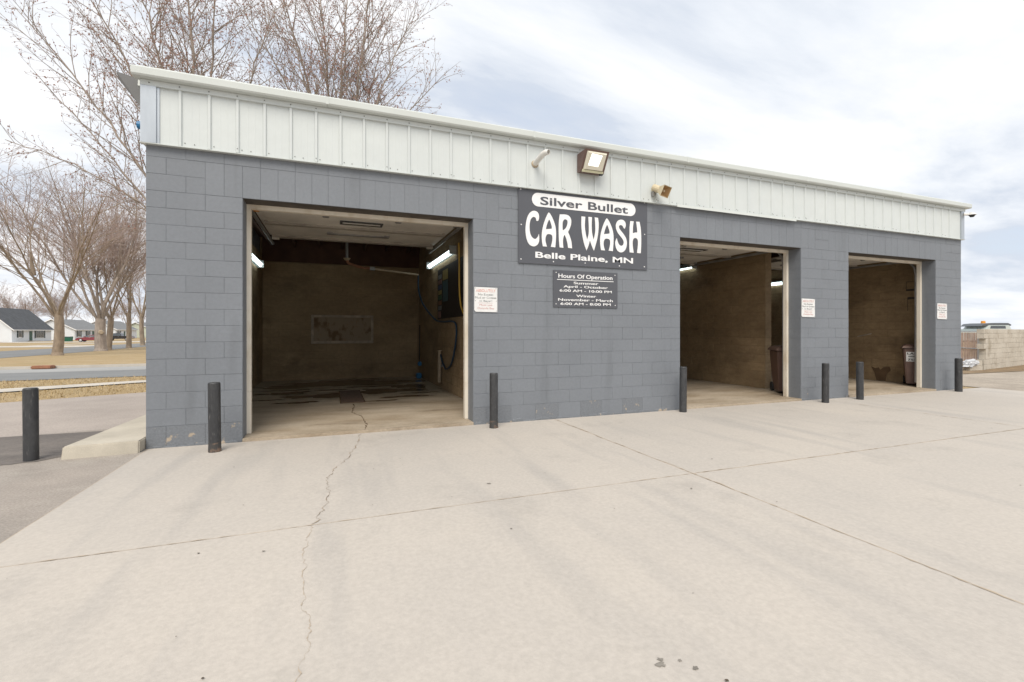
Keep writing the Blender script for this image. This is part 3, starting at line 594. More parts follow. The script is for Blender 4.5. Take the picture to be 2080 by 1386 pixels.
# ------------------------------------------------------------------ signs
LETTERS=[[(0.306,0.676,1),(0.338,0.684,0),(0.352,0.743,0),(0.338,0.8,0),(0.299,0.828,0),(0.246,0.828,0),(0.188,0.787,0),(0.146,0.706,0),(0.122,0.579,0),(0.123,0.463,0),(0.146,0.359,0),(0.188,0.294,0),(0.251,0.271,0),(0.304,0.287,0),(0.341,0.328,0),(0.355,0.393,0),(0.349,0.475,1),(0.331,0.43,0),(0.299,0.395,0),(0.267,0.391,0),(0.225,0.422,0),(0.198,0.478,0),(0.188,0.555,0),(0.192,0.633,0),(0.209,0.692,0),(0.241,0.729,0),(0.272,0.734,0),(0.296,0.717,0)],[(0.524,0.827,0),(0.562,0.786,0),(0.606,0.706,0),(0.639,0.61,0),(0.65,0.502,0),(0.645,0.383,0),(0.636,0.279,1),(0.557,0.284,1),(0.578,0.359,0),(0.586,0.429,0),(0.573,0.472,0),(0.535,0.484,0),(0.492,0.476,0),(0.468,0.435,0),(0.462,0.38,0),(0.475,0.323,0),(0.489,0.282,1),(0.418,0.282,1),(0.402,0.367,0),(0.4,0.484,0),(0.422,0.603,0),(0.459,0.713,0),(0.497,0.795,0)],[(0.53,0.714,0),(0.557,0.663,0),(0.575,0.605,0),(0.573,0.573,1),(0.47,0.557,1),(0.481,0.607,0),(0.502,0.668,0)],[(0.716,0.815,1),(0.816,0.822,0),(0.883,0.805,0),(0.92,0.753,0),(0.922,0.683,0),(0.9,0.611,0),(0.866,0.543,1),(0.9,0.471,0),(0.928,0.383,0),(0.939,0.283,1),(0.866,0.287,1),(0.855,0.358,0),(0.832,0.436,0),(0.804,0.494,1),(0.782,0.452,0),(0.773,0.372,0),(0.782,0.281,1),(0.713,0.284,1),(0.701,0.417,0),(0.697,0.565,0),(0.701,0.704,0)],[(0.804,0.743,0),(0.849,0.732,0),(0.857,0.687,0),(0.838,0.626,0),(0.804,0.583,0),(0.769,0.561,1),(0.766,0.63,0),(0.771,0.7,0)],[(1.112,0.818,1),(1.184,0.818,1),(1.179,0.744,0),(1.176,0.663,0),(1.188,0.563,0),(1.219,0.438,1),(1.248,0.547,0),(1.25,0.669,0),(1.242,0.821,1),(1.31,0.822,1),(1.304,0.694,0),(1.312,0.562,0),(1.341,0.447,1),(1.371,0.576,0),(1.373,0.699,0),(1.362,0.824,1),(1.426,0.821,1),(1.438,0.705,0),(1.426,0.56,0),(1.4,0.435,0),(1.347,0.268,1),(1.306,0.347,0),(1.271,0.435,1),(1.242,0.343,0),(1.207,0.265,1),(1.161,0.378,0),(1.127,0.518,0),(1.112,0.658,0)],[(1.596,0.826,0),(1.636,0.786,0),(1.681,0.706,0),(1.715,0.612,0),(1.727,0.505,0),(1.722,0.388,0),(1.713,0.284,1),(1.63,0.289,1),(1.653,0.363,0),(1.661,0.432,0),(1.647,0.475,0),(1.607,0.487,0),(1.562,0.479,0),(1.537,0.438,0),(1.532,0.385,0),(1.545,0.327,0),(1.56,0.288,1),(1.485,0.287,1),(1.469,0.371,0),(1.466,0.487,0),(1.489,0.604,0),(1.528,0.714,0),(1.568,0.794,0)],[(1.602,0.715,0),(1.63,0.663,0),(1.649,0.607,0),(1.647,0.575,1),(1.539,0.559,1),(1.551,0.609,0),(1.573,0.669,0)],[(1.928,0.69,1),(1.948,0.679,1),(1.968,0.727,0),(1.965,0.779,0),(1.93,0.82,0),(1.875,0.829,0),(1.82,0.811,0),(1.783,0.764,0),(1.771,0.711,0),(1.783,0.649,0),(1.82,0.589,0),(1.869,0.541,0),(1.912,0.492,0),(1.928,0.451,0),(1.918,0.408,0),(1.881,0.385,0),(1.838,0.403,0),(1.808,0.453,0),(1.789,0.512,1),(1.761,0.439,0),(1.771,0.357,0),(1.808,0.297,0),(1.869,0.273,0),(1.93,0.294,0),(1.974,0.349,0),(1.992,0.434,0),(1.98,0.507,0),(1.943,0.567,0),(1.893,0.621,0),(1.85,0.665,0),(1.832,0.705,0),(1.844,0.727,0),(1.875,0.738,0),(1.908,0.722,0)],[(2.061,0.821,1),(2.13,0.822,1),(2.117,0.739,0),(2.111,0.616,1),(2.155,0.63,0),(2.206,0.637,1),(2.195,0.734,0),(2.18,0.821,1),(2.25,0.824,1),(2.275,0.709,0),(2.284,0.581,0),(2.284,0.432,0),(2.275,0.283,1),(2.199,0.283,1),(2.216,0.407,0),(2.216,0.492,0),(2.195,0.53,0),(2.155,0.538,0),(2.124,0.517,0),(2.109,0.463,0),(2.114,0.379,0),(2.13,0.282,1),(2.048,0.285,1),(2.042,0.406,0),(2.045,0.585,0),(2.048,0.712,0)]]
def smooth_outline(P, n=6):
    out_ = []; L = len(P)
    for i in range(L):
        p0, p1, p2, p3 = (np.array(P[(i+k) % L][:2]) for k in (-1, 0, 1, 2))
        m1 = (p2-p1) if P[i][2] else (p2-p0)*0.5; m2 = (p2-p1) if P[(i+1) % L][2] else (p3-p1)*0.5
        for k in range(n):
            t = k/n; h = (2*t**3-3*t*t+1)*p1 + (t**3-2*t*t+t)*m1 + (-2*t**3+3*t*t)*p2 + (t**3-t*t)*m2
            out_.append(h)
    return out_
def outline_curve(polys, ext=0.002):
    cu = bpy.data.curves.new('outline', 'CURVE'); cu.dimensions = '2D'; cu.fill_mode = 'BOTH'; cu.extrude = ext
    for P in polys:
        s = cu.splines.new('POLY'); s.points.add(len(P)-1); s.use_cyclic_u = True
        for q, p in zip(s.points, P): q.co = (p[0], p[1], 0, 1)
    return cu
SX, SZ = 4.785, 2.42
t = thing('car_wash_sign', (SX+1.21, -0.012, SZ), 'large charcoal sign with white hand-lettered car wash name above the hours board', 'sign')
MB().box(SX, -0.0205, SZ, SX+2.412, -0.009, SZ+1.19).build('board', MT['signgrey'], t)
curve_mesh('lettering', outline_curve([smooth_outline(P) for P in LETTERS]), MT['signwhite'], t, None, lambda v: np.stack([v[:, 0]+SX, -0.0235-v[:, 2], v[:, 1]+SZ], 1))
pill = [(0.337+0.108*math.cos(a), 1.015+0.108*math.sin(a)) for a in np.linspace(math.pi/2, 1.5*math.pi, 20)] + [(2.06+0.108*math.cos(a), 1.015+0.108*math.sin(a)) for a in np.linspace(-math.pi/2, math.pi/2, 20)]
curve_mesh('pill_panel', outline_curve([pill], 0.0015), MT['signwhite'], t, None, lambda v: np.stack([v[:, 0]+SX, -0.0228-v[:, 2], v[:, 1]+SZ], 1))
text('Silver Bullet', MT['signgrey'], t, (SX+0.373, SX+2.012, SZ+0.940, SZ+1.070), front(-0.027), 0.016)
text('Belle Plaine, MN', MT['signwhite'], t, (SX+0.288, SX+2.117, SZ+0.078, SZ+0.190), front(-0.0235), 0.022)
for u_, v_ in ((0.04, 1.15), (1.196, 1.17), (2.356, 1.165), (0.05, 0.60), (2.358, 0.614), (0.045, 0.06), (2.352, 0.052), (1.844, 0.041), (1.184, 0.055), (0.606, 0.048)):
    MB().cyl((SX+u_, -0.0206, SZ+v_), (SX+u_, -0.027, SZ+v_), 0.011, 0.007, 8).build('screw', MT['signwhite'], t)
HX, HZ = 5.39, 1.745
t = thing('hours_sign', (HX+0.6, -0.012, HZ), 'small charcoal hours of operation board below the car wash sign', 'sign')
MB().box(HX, -0.0165, HZ, HX+1.205, -0.009, HZ+0.593).build('board', MT['signgrey'], t)
for s_, q in (('Hours Of Operation', (0.089, 1.103, 0.452, 0.538)), ('Summer', (0.366, 0.83, 0.377, 0.418)), ('April - October', (0.181, 1.014, 0.305, 0.356)), ('6:00 AM - 10:00 PM', (0.11, 1.088, 0.249, 0.289)),
              ('Winter', (0.413, 0.787, 0.167, 0.207)), ('November - March', (0.085, 1.11, 0.101, 0.142)), ('6:00 AM - 8:00 PM', (0.125, 1.069, 0.035, 0.076))):
    text(s_, MT['signwhite'], t, (HX+q[0], HX+q[1], HZ+q[2], HZ+q[3]), front(-0.0195), 0.014)
MB().box(HX+0.066, -0.0205, HZ+0.439, HX+1.125, -0.0166, HZ+0.449).build('underline', MT['signwhite'], t)
for u_, v_ in ((0.05, 0.555), (1.155, 0.555), (0.05, 0.05), (1.16, 0.045)): MB().cyl((HX+u_, -0.0166, HZ+v_), (HX+u_, -0.022, HZ+v_), 0.009, 0.006, 8).build('screw', MT['signwhite'], t)
for i, (wx, lab) in enumerate(((4.076, 'white warning plate with red lettering beside the left bay'), (10.972, 'faded white warning plate right of the middle bay'), (15.481, 'faded white warning plate right of the rightmost bay'))):
    wz = 1.645; t = thing('warning_sign', (wx+0.19, -0.01, wz), lab, 'sign', 'warning plates beside the bays')
    wd_ = 0.366 if i == 0 else 0.385
    pb = MB(); c = 0.03
    pb.prism([(wx, wz+c), (wx+c*0.8, wz+0.004), (wx+wd_, wz), (wx+wd_, wz+0.372), (wx+0.004, wz+0.378)], lambda x_, z_: (x_, -0.0125, z_), lambda x_, z_: (x_, -0.007, z_)); pb.build('plate', MT['plate'], t)
    k = wd_/0.366
    R_, K_, P_ = (MT['red'], MT['blackprint'], MT['pinkprint']) if i == 0 else (MT['pinkprint'], MT['st_grey'], MT['pinkprint'])
    for s_, q, m_ in (('ABSOLUTELY', (0.025, 0.338, 0.304, 0.348), R_), ('No Excess', (0.059, 0.30, 0.252, 0.283), K_), ('Mud or Grease', (0.012, 0.350, 0.203, 0.235), K_), ('in Bays!!', (0.081, 0.284, 0.148, 0.182), K_), ('Must use', (0.081, 0.284, 0.093, 0.124), P_), ('Outside Bay', (0.05, 0.315, 0.036, 0.075), P_)):
        text(s_, m_, t, (wx+q[0]*k, wx+q[1]*k, wz+q[2], wz+q[3]), front(-0.0138), 0.0, 0.001)
    MB().box(wx+0.06*k, -0.0145, wz+0.137, wx+0.30*k, -0.0126, wz+0.140).build('rule', P_, t)
    for u_, v_ in ((0.018, 0.362), (0.345, 0.36), (0.018, 0.17), (0.35, 0.17), (0.35, 0.018)): MB().cyl((wx+u_*k, -0.0126, wz+v_), (wx+u_*k, -0.017, wz+v_), 0.006, 0.004, 6).build('screw', MT['screw'], t)
# ------------------------------------------------------------------ things on the fascia
t = thing('vent_pipe', (5.06, -0.06, 4.0), 'white plastic elbow pipe sticking out of the fascia', 'pipe')
pth = [(5.06, -0.03, 3.985), (5.065, -0.20, 4.02), (5.08, -0.30, 4.05), (5.10, -0.36, 4.06), (5.125, -0.40, 4.05)]
pp = MB(); pp.tube(pth, 0.043, 14, False); pp.tube(pth, 0.037, 14, False)
for k in range(14): pp.f.append((56+k, 56+(k+1) % 14, 126+(k+1) % 14, 126+k))
pp.build('pipe', MT['pvc'], t)
MB().cyl((5.06, -0.037, 3.985), (5.06, -0.05, 3.987), 0.062, 0.055, 14).build('collar', MT['beige'], t)
t = thing('flood_light', (6.03, -0.06, 3.9), 'bronze wall pack flood light glowing on the fascia above the sign', 'lamp')
h = MB(); h.add([(5.80, -0.058, 3.93), (6.23, -0.058, 3.93), (6.23, -0.058, 4.20), (5.80, -0.058, 4.20), (5.80, -0.16, 3.92), (6.23, -0.16, 3.92), (6.23, -0.34, 4.225), (5.80, -0.34, 4.225), (5.80, -0.058, 4.225), (6.23, -0.058, 4.225)],
                [(0, 1, 5, 4), (3, 2, 9, 8), (8, 9, 6, 7), (4, 5, 6, 7), (0, 4, 7, 8, 3), (1, 2, 9, 6, 5), (0, 3, 2, 1)]); h.build('housing', MT['bronze'], t)
ln_ = lambda x_, k: (x_, -0.163 - 0.18*k, 3.92 + 0.305*k - 0.006)
q = MB(); q.add([ln_(5.835, 0.14), ln_(6.19, 0.14), ln_(6.19, 0.93), ln_(5.835, 0.93)] + [tuple(Vector(ln_(x_, k)) + Vector((0, -0.03, -0.018))) for x_, k in ((5.86, 0.17), (6.17, 0.17), (6.17, 0.88), (5.86, 0.88))], [(4, 5, 6, 7), (0, 1, 5, 4), (1, 2, 6, 5), (2, 3, 7, 6), (3, 0, 4, 7)]); q.build('lens', MT['lens'], t)
q = MB(); q.add([ln_(5.82, 0.02), ln_(6.21, 0.02), ln_(6.21, 0.135), ln_(5.82, 0.135)] + [tuple(Vector(ln_(x_, k)) + Vector((0, -0.02, -0.012))) for x_, k in ((5.83, 0.03), (6.20, 0.03), (6.20, 0.13), (5.83, 0.13))], [(4, 5, 6, 7), (0, 1, 5, 4), (1, 2, 6, 5), (2, 3, 7, 6), (3, 0, 4, 7)]); q.build('lens_rim', MT['lensrim'], t)
q = MB(); q.add([tuple(Vector(ln_(x_, k)) + Vector((0, -0.032, -0.0192))) for x_, k in ((5.90, 0.36), (6.06, 0.34), (6.09, 0.80), (5.92, 0.84))] + [tuple(Vector(ln_(x_, k)) + Vector((0, -0.029, -0.0174))) for x_, k in ((5.88, 0.33), (6.08, 0.31), (6.11, 0.83), (5.90, 0.87))], [(0, 1, 2, 3), (0, 1, 5, 4), (1, 2, 6, 5), (2, 3, 7, 6), (3, 0, 4, 7)]); q.build('lit_core', MT['lamp_core'], t)
MB().box(6.15, -0.19, 3.895, 6.20, -0.15, 3.925).build('latch', MT['black'], t)
t = thing('horn_speaker', (7.34, -0.06, 3.75), 'beige horn loudspeaker on the fascia right of the flood light', 'speaker')
hd = Vector((0.10, -0.22, -0.12)); hp = Vector((7.31, -0.10, 3.83)); hd.normalize(); side = Vector((1, 0.4, 0)).normalized(); upv = hd.cross(side).normalized(); side = upv.cross(hd)
MB().cyl(hp - hd*0.04, hp + hd*0.11, 0.065, 0.06, 14).build('driver', MT['horn'], t)
fl_ = MB(); rA = [hp + hd*0.09 + side*s_*0.05 + upv*u_*0.045 for s_, u_ in ((-1, -1), (1, -1), (1, 1), (-1, 1))]; rB = [hp + hd*0.22 + side*s_*0.135 + upv*u_*0.095 for s_, u_ in ((-1, -1), (1, -1), (1, 1), (-1, 1))]; rC = [hp + hd*0.217 + side*s_*0.124 + upv*u_*0.085 for s_, u_ in ((-1, -1), (1, -1), (1, 1), (-1, 1))]
fl_.add(rA + rB + rC, [(0, 1, 5, 4), (1, 2, 6, 5), (2, 3, 7, 6), (3, 0, 4, 7), (4, 5, 9, 8), (5, 6, 10, 9), (6, 7, 11, 10), (7, 4, 8, 11)]); fl_.build('flare', MT['horn'], t)
th = MB(); rD = [hp + hd*0.13 + side*s_*0.04 + upv*u_*0.03 for s_, u_ in ((-1, -1), (1, -1), (1, 1), (-1, 1))]; rE = [hp + hd*0.2165 + side*s_*0.123 + upv*u_*0.084 for s_, u_ in ((-1, -1), (1, -1), (1, 1), (-1, 1))]
th.add(rD + rE, [(0, 1, 5, 4), (1, 2, 6, 5), (2, 3, 7, 6), (3, 0, 4, 7), (0, 1, 2, 3)]); th.build('throat', MT['hornin'], t)
MB().cyl(hp + hd*0.14, hp + hd*0.185, 0.026, 0.018, 10).build('phase_plug', MT['horn'], t)
MB().box(7.265, -0.10, 3.70, 7.30, -0.036, 3.78).build('bracket', MT['steel'], t); MB().cyl((7.283, -0.08, 3.74), hp - hd*0.01, 0.012, n=8).build('arm', MT['steel'], t)
t = thing('security_camera', (XE+0.04, -0.06, 4.15), 'white dome security camera at the right end of the fascia', 'camera')
MB().cyl((XE-0.03, -0.065, 4.20), (XE+0.06, -0.16, 4.19), 0.03, 0.028, 10).build('arm', MT['pvc'], t)
c0 = Vector((XE+0.07, -0.18, 4.17)); MB().cyl(c0 + Vector((0, 0, 0.055)), c0, 0.045, 0.085, 14).build('housing', MT['pvc'], t); MB().cyl(c0 - Vector((0, 0, 0.0005)), c0 - Vector((0, 0, 0.05)), 0.068, 0.035, 14).build('dome', MT['black'], t)
# left end: shoebox light and blue strobe
t = thing('shoebox_light', (-0.12, 0.25, 4.0), 'grey shoebox area light on the left side of the building below the roof edge', 'lamp')
sb = MB(); sb.add([(-0.05, 0.12, 4.40), (-0.05, 0.50, 4.40), (-0.33, 0.50, 4.46), (-0.33, 0.12, 4.46), (-0.05, 0.14, 4.02), (-0.05, 0.48, 4.02), (-0.30, 0.48, 4.36), (-0.30, 0.14, 4.36)], [(0, 1, 2, 3), (4, 5, 6, 7), (0, 1, 5, 4), (1, 2, 6, 5), (2, 3, 7, 6), (3, 0, 4, 7)])
sb.build('housing', MT['bronze_grey'], t); MB().box(-0.05, 0.2, 4.03, -0.036, 0.42, 4.3).build('mount_plate', MT['steel'], t)
t = thing('strobe_light', (-0.08, 0.15, 3.85), 'small blue strobe light on the left end of the fascia', 'lamp')
MB().cyl((-0.036, 0.15, 3.86), (-0.075, 0.15, 3.86), 0.045, 0.05, 12).build('base', MT['black'], t); MB().tube([(-0.0755, 0.15, 3.86), (-0.11, 0.15, 3.86), (-0.13, 0.15, 3.86)], 0.048, 14).build('lens', MT['blue'], t, bevel=0.006)
# ------------------------------------------------------------------ lights in the bays
def tube_lamp(x, y0, y1, z, s_, lab):
    """x: wall face, s_: side the lamp stands out to"""
    t = thing('fluorescent_lamp', (x, (y0+y1)/2, z-0.08), lab, 'lamp', 'fluorescent lamps in the bays')
    q = MB(); pr = [(0, 0.09), (0.05, 0.09), (0.10, 0.03), (0.06, -0.03), (0, -0.07)]
    q.prism(pr, lambda u_, v_: (x+s_*u_, y0, z+v_), lambda u_, v_: (x+s_*u_, y1, z+v_)); q.build('housing', MT['fixture'], t)
    for k in range(2):
        cx, cz = x+s_*(0.122-0.035*k), z-0.008-0.05*k
        MB().cyl((cx, y0+0.05, cz), (cx, y1-0.05, cz), 0.019, n=10).build('tube', MT['tube'], t)
    for yy_ in (y0, y1): MB().box(min(x, x+s_*0.15), yy_-0.02, z-0.085, max(x, x+s_*0.15), yy_+0.02, z+0.095).build('end_cap', MT['fixture'], t)
tube_lamp(4.545, 2.95, 5.5, 3.08, -1, 'lit fluorescent lamp high on the right wall of the left bay')
tube_lamp(0.307, 4.2, 6.6, 3.06, 1, 'lit fluorescent lamp high on the left wall of the left bay')
tube_lamp(11.722, 3.75, 6.1, 3.22, -1, 'lit fluorescent lamp high on the right wall of the middle bay')
tube_lamp(16.25, 3.6, 6.0, 3.0, -1, 'lit fluorescent lamp in the rightmost bay seen past the partition')
# ------------------------------------------------------------------ left bay equipment
t = thing('boom_arm', (2.41, 5.07, 3.1), 'swivelling wash boom arm hanging under the dark ceiling of the left bay', 'boom')
MB().cyl((2.41, 5.07, 3.92), (2.41, 5.07, 3.10), 0.03, n=10).build('drop_pipe', MT['steel'], t)
MB().cyl((2.41, 5.07, 3.10), (2.41, 5.07, 3.05), 0.085, 0.045, 16).build('swivel_plate', MT['beige'], t)
q = MB(); q.tube([(2.41, 5.07, 3.05), (2.45, 5.08, 2.98), (2.62, 5.12, 2.93), (2.80, 5.17, 2.90), (3.0, 5.22, 2.90)], 0.032, 8); q.build('elbow', MT['rust'], t)
MB().cyl((2.98, 5.215, 2.90), (4.18, 5.5, 2.83), 0.028, 0.024, 10).build('arm', MT['beige'], t)
MB().obox((3.0, 5.22, 2.90), (0.06, 0.014, 0), (-0.008, 0.035, 0), (0, 0, 0.04)).build('clamp', MT['steel'], t)
def spl(P, n=8):
    P = [np.array(p, float) for p in P]; out_ = []
    for i in range(len(P)-1):
        p0, p1, p2, p3 = P[max(i-1, 0)], P[i], P[i+1], P[min(i+2, len(P)-1)]
        for k in range(n):
            u_ = k/n; out_.append(0.5*((2*p1)+(p2-p0)*u_+(2*p0-5*p1+4*p2-p3)*u_*u_+(3*p1-p0-3*p2+p3)*u_**3))
    out_.append(P[-1]); return out_
q = MB(); q.tube(spl([(4.18, 5.5, 2.82), (4.18, 5.48, 2.45), (4.27, 5.3, 2.05), (4.42, 4.6, 1.66), (4.47, 4.0, 1.58), (4.50, 3.0, 1.56), (4.50, 2.75, 1.40), (4.50, 2.85, 1.05), (4.50, 3.2, 0.65), (4.50, 3.7, 0.50), (4.50, 4.05, 0.62), (4.49, 4.3, 0.85)]), 0.020, 8)
tag(q.build('blue_hose', MT['bluehose'], smooth=True), 'dark blue pressure hose looping down the right wall of the left bay', 'hose')
q = MB(); q.tube(spl([(4.44, 2.32, 3.12), (4.46, 2.36, 2.8), (4.46, 2.36, 2.45), (4.46, 2.33, 2.1), (4.47, 2.25, 1.85), (4.50, 2.1, 1.66)]), 0.017, 8)
tag(q.build('yellow_hose', MT['yellow'], smooth=True), 'yellow hose hanging by the right jamb inside the left bay', 'hose')
t = thing('control_board', (4.53, 3.45, 1.66), 'black control board with coloured instruction stickers on the right wall of the left bay', 'board')
MB().box(4.522, 2.28, 1.66, 4.5425, 4.72, 2.86).build('panel', MT['panelblk'], t)
cl_ = ['st_grey', 'st_pink', 'st_blue', 'st_yel', 'st_grn', 'st_org', 'st_grey']
for k in range(7): MB().box(4.516, 4.28, 2.62-0.125*k, 4.5215, 4.62, 2.72-0.125*k).build('sticker', MT[cl_[k]], t)
MB().box(4.516, 3.62, 2.55, 4.5215, 4.12, 2.78).build('sticker', MT['st_yel'], t); MB().box(4.516, 3.62, 2.05, 4.5215, 4.12, 2.53).build('sticker', MT['st_teal'], t); MB().box(4.516, 4.35, 1.68, 4.5215, 4.64, 1.84).build('sticker', MT['st_pink'], t)
t = thing('wand_holder', (4.49, 4.3, 0.1), 'beige tube wand holder on the right wall of the left bay', 'holder')
MB().cyl((4.48, 4.32, 0.14), (4.48, 4.28, 0.86), 0.045, 0.045, 12, False).build('tube', MT['beige'], t); MB().cyl((4.48, 4.279, 0.861), (4.48, 4.275, 0.90), 0.047, 0.056, 12, False).build('mouth', MT['beige'], t)
MB().box(4.50, 4.24, 0.5, 4.543, 4.36, 0.56).build('clip', MT['steel'], t)
t = thing('foam_brush', (4.42, 6.9, 0), 'blue foam brush hanging in the back right corner of the left bay', 'brush')
MB().cyl((4.46, 6.9, 1.55), (4.44, 6.85, 0.48), 0.014, n=8).build('handle', MT['black'], t); MB().box(4.40, 6.80, 0.36, 4.50, 6.95, 0.48).build('head', MT['blue'], t, bevel=0.02); MB().box(4.36, 6.80, 0.0, 4.50, 7.05, 0.15).build('bristles', MT['blue'], t, bevel=0.02)
# ------------------------------------------------------------------ bins
def bin_(x, y, rz, lab):
    t = thing('wheeled_bin', (x, y, -0.012), lab, 'bin', 'brown wheeled bins in the bays')
    c_, s_ = math.cos(rz), math.sin(rz); T = lambda u_, v_, z_: (x + u_*c_ - v_*s_, y + u_*s_ + v_*c_, z_)
    q = MB(); lo = [(-0.19, -0.22), (0.19, -0.22), (0.19, 0.22), (-0.19, 0.22)]; hi = [(-0.25, -0.30), (0.25, -0.30), (0.25, 0.30), (-0.25, 0.30)]
    q.add([T(*p, 0.03) for p in lo] + [T(*p, 0.93) for p in hi], [(3, 2, 1, 0), (4, 5, 6, 7), (0, 1, 5, 4), (1, 2, 6, 5), (2, 3, 7, 6), (3, 0, 4, 7)]); q.build('body', MT['bin'], t, bevel=0.02)
    q = MB(); r1_ = [(-0.28, -0.33), (0.28, -0.33), (0.28, 0.34), (-0.28, 0.34)]; r2_ = [(-0.255, -0.29), (0.255, -0.29), (0.255, 0.32), (-0.255, 0.32)]; r3_ = [(-0.18, -0.18), (0.18, -0.18), (0.18, 0.28), (-0.18, 0.28)]
    q.add([T(*p, 0.935) for p in r1_] + [T(*p, 0.985) for p in r2_] + [T(*p, 1.03) for p in r3_], [(3, 2, 1, 0), (0, 1, 5, 4), (1, 2, 6, 5), (2, 3, 7, 6), (3, 0, 4, 7), (4, 5, 9, 8), (5, 6, 10, 9), (6, 7, 11, 10), (7, 4, 8, 11), (8, 9, 10, 11)]); q.build('lid', MT['bin'], t)
    for u_ in (-0.25, 0.25): MB().cyl(T(u_*0.8-0.025, 0.25, 0.10), T(u_*0.8+0.025, 0.25, 0.10), 0.10, n=14).build('wheel', MT['tyre'], t)
    MB().cyl(T(-0.22, 0.36, 0.90), T(0.22, 0.36, 0.90), 0.018, n=8).build('handle', MT['bin'], t)
    return t, T
t, T = bin_(11.53, 0.80, -0.6, 'brown wheeled bin standing in the gap between the middle and right bays')
pl3 = lambda vs: np.array([T(p[0], -0.306 - p[2] + 0.0889*(0.93-p[1]), p[1]) for p in vs])
text('Ad', MT['signwhite'], t, (-0.09, 0.09, 0.80, 0.87), pl3, 0.02, 0.001)
for za_, zb_ in ((0.755, 0.785), (0.71, 0.735)):
    q = MB(); q.add([T(u_, -0.3065 + 0.0889*(0.93-z_) - o_, z_) for o_ in (0, 0.001) for u_, z_ in ((-0.15, za_), (0.15, za_), (0.15, zb_), (-0.15, zb_))], [(4, 5, 6, 7), (0, 1, 5, 4), (1, 2, 6, 5), (2, 3, 7, 6), (3, 0, 4, 7)]); q.build('worn_print', MT['beige'], t)
t, T = bin_(15.90, 0.66, -1.0, 'brown wheeled bin with white name sticker against the right wall of the rightmost bay')
q = MB(); q.add([T(-0.20, -0.298, 0.84), T(0.20, -0.298, 0.84), T(0.20, -0.2767, 0.60), T(-0.20, -0.2767, 0.60)] + [T(-0.20, -0.28, 0.84), T(0.20, -0.28, 0.84), T(0.20, -0.2587, 0.60), T(-0.20, -0.2587, 0.60)], [(0, 1, 2, 3), (0, 1, 5, 4), (1, 2, 6, 5), (2, 3, 7, 6), (3, 0, 4, 7)]); q.build('sticker', MT['plate'], t)
pl4 = lambda vs: np.array([T(p[0], -0.3005 - p[2] + 0.0889*(0.84-p[1]), p[1]) for p in vs])
text('LAKER', MT['black'], t, (-0.18, 0.16, 0.775, 0.825), pl4, 0.02, 0.001); text('758 -', MT['black'], t, (-0.17, 0.08, 0.62, 0.67), pl4, 0.02, 0.001)
q = MB(); q.add([T(u_, -0.3000 + 0.0889*(0.84-z_) - o_, z_) for o_ in (0, 0.001) for u_, z_ in ((-0.16, 0.715), (0.16, 0.715), (0.16, 0.74), (-0.16, 0.74))], [(4, 5, 6, 7), (0, 1, 5, 4), (1, 2, 6, 5), (2, 3, 7, 6), (3, 0, 4, 7)]); q.build('worn_print', MT['st_grey'], t)
# stains on the right bay wall
q = MB(); q.add([(16.2395, y_, z_) for y_, z_ in ((1.92, 0.38), (1.80, 0.33), (1.72, 0.36), (1.68, 0.30), (1.60, 0.37), (1.45, 0.39), (1.42, 0.30), (1.52, 0.18), (1.55, -0.005), (1.78, -0.005), (1.82, 0.18))], [tuple(range(11))]); q.build('damp_stain', MT['damp'], rw)
q = MB(); q.add([(16.2393, y_, z_) for y_, z_ in ((2.30, 1.19), (1.92, 1.27), (1.90, 1.31), (2.28, 1.225))], [(0, 1, 2, 3)]); q.build('scrape', MT['peelrim'], rw)
ck = MB()
for (ya, za), (yc, zc_) in zip([(0.75, 2.86), (0.85, 2.86), (0.85, 2.66), (1.05, 2.66), (1.05, 2.46), (0.85, 2.42), (0.85, 2.25), (1.02, 2.2), (1.02, 1.9)][:-1], [(0.85, 2.86), (0.85, 2.66), (1.05, 2.66), (1.05, 2.46), (0.85, 2.42), (0.85, 2.25), (1.02, 2.2), (1.02, 1.9)]):
    ck.box(16.2385, min(ya, yc)-0.005, min(za, zc_)-0.005, 16.2395, max(ya, yc)+0.005, max(za, zc_)+0.005)
ck.build('step_crack', MT['soffit'], rw)
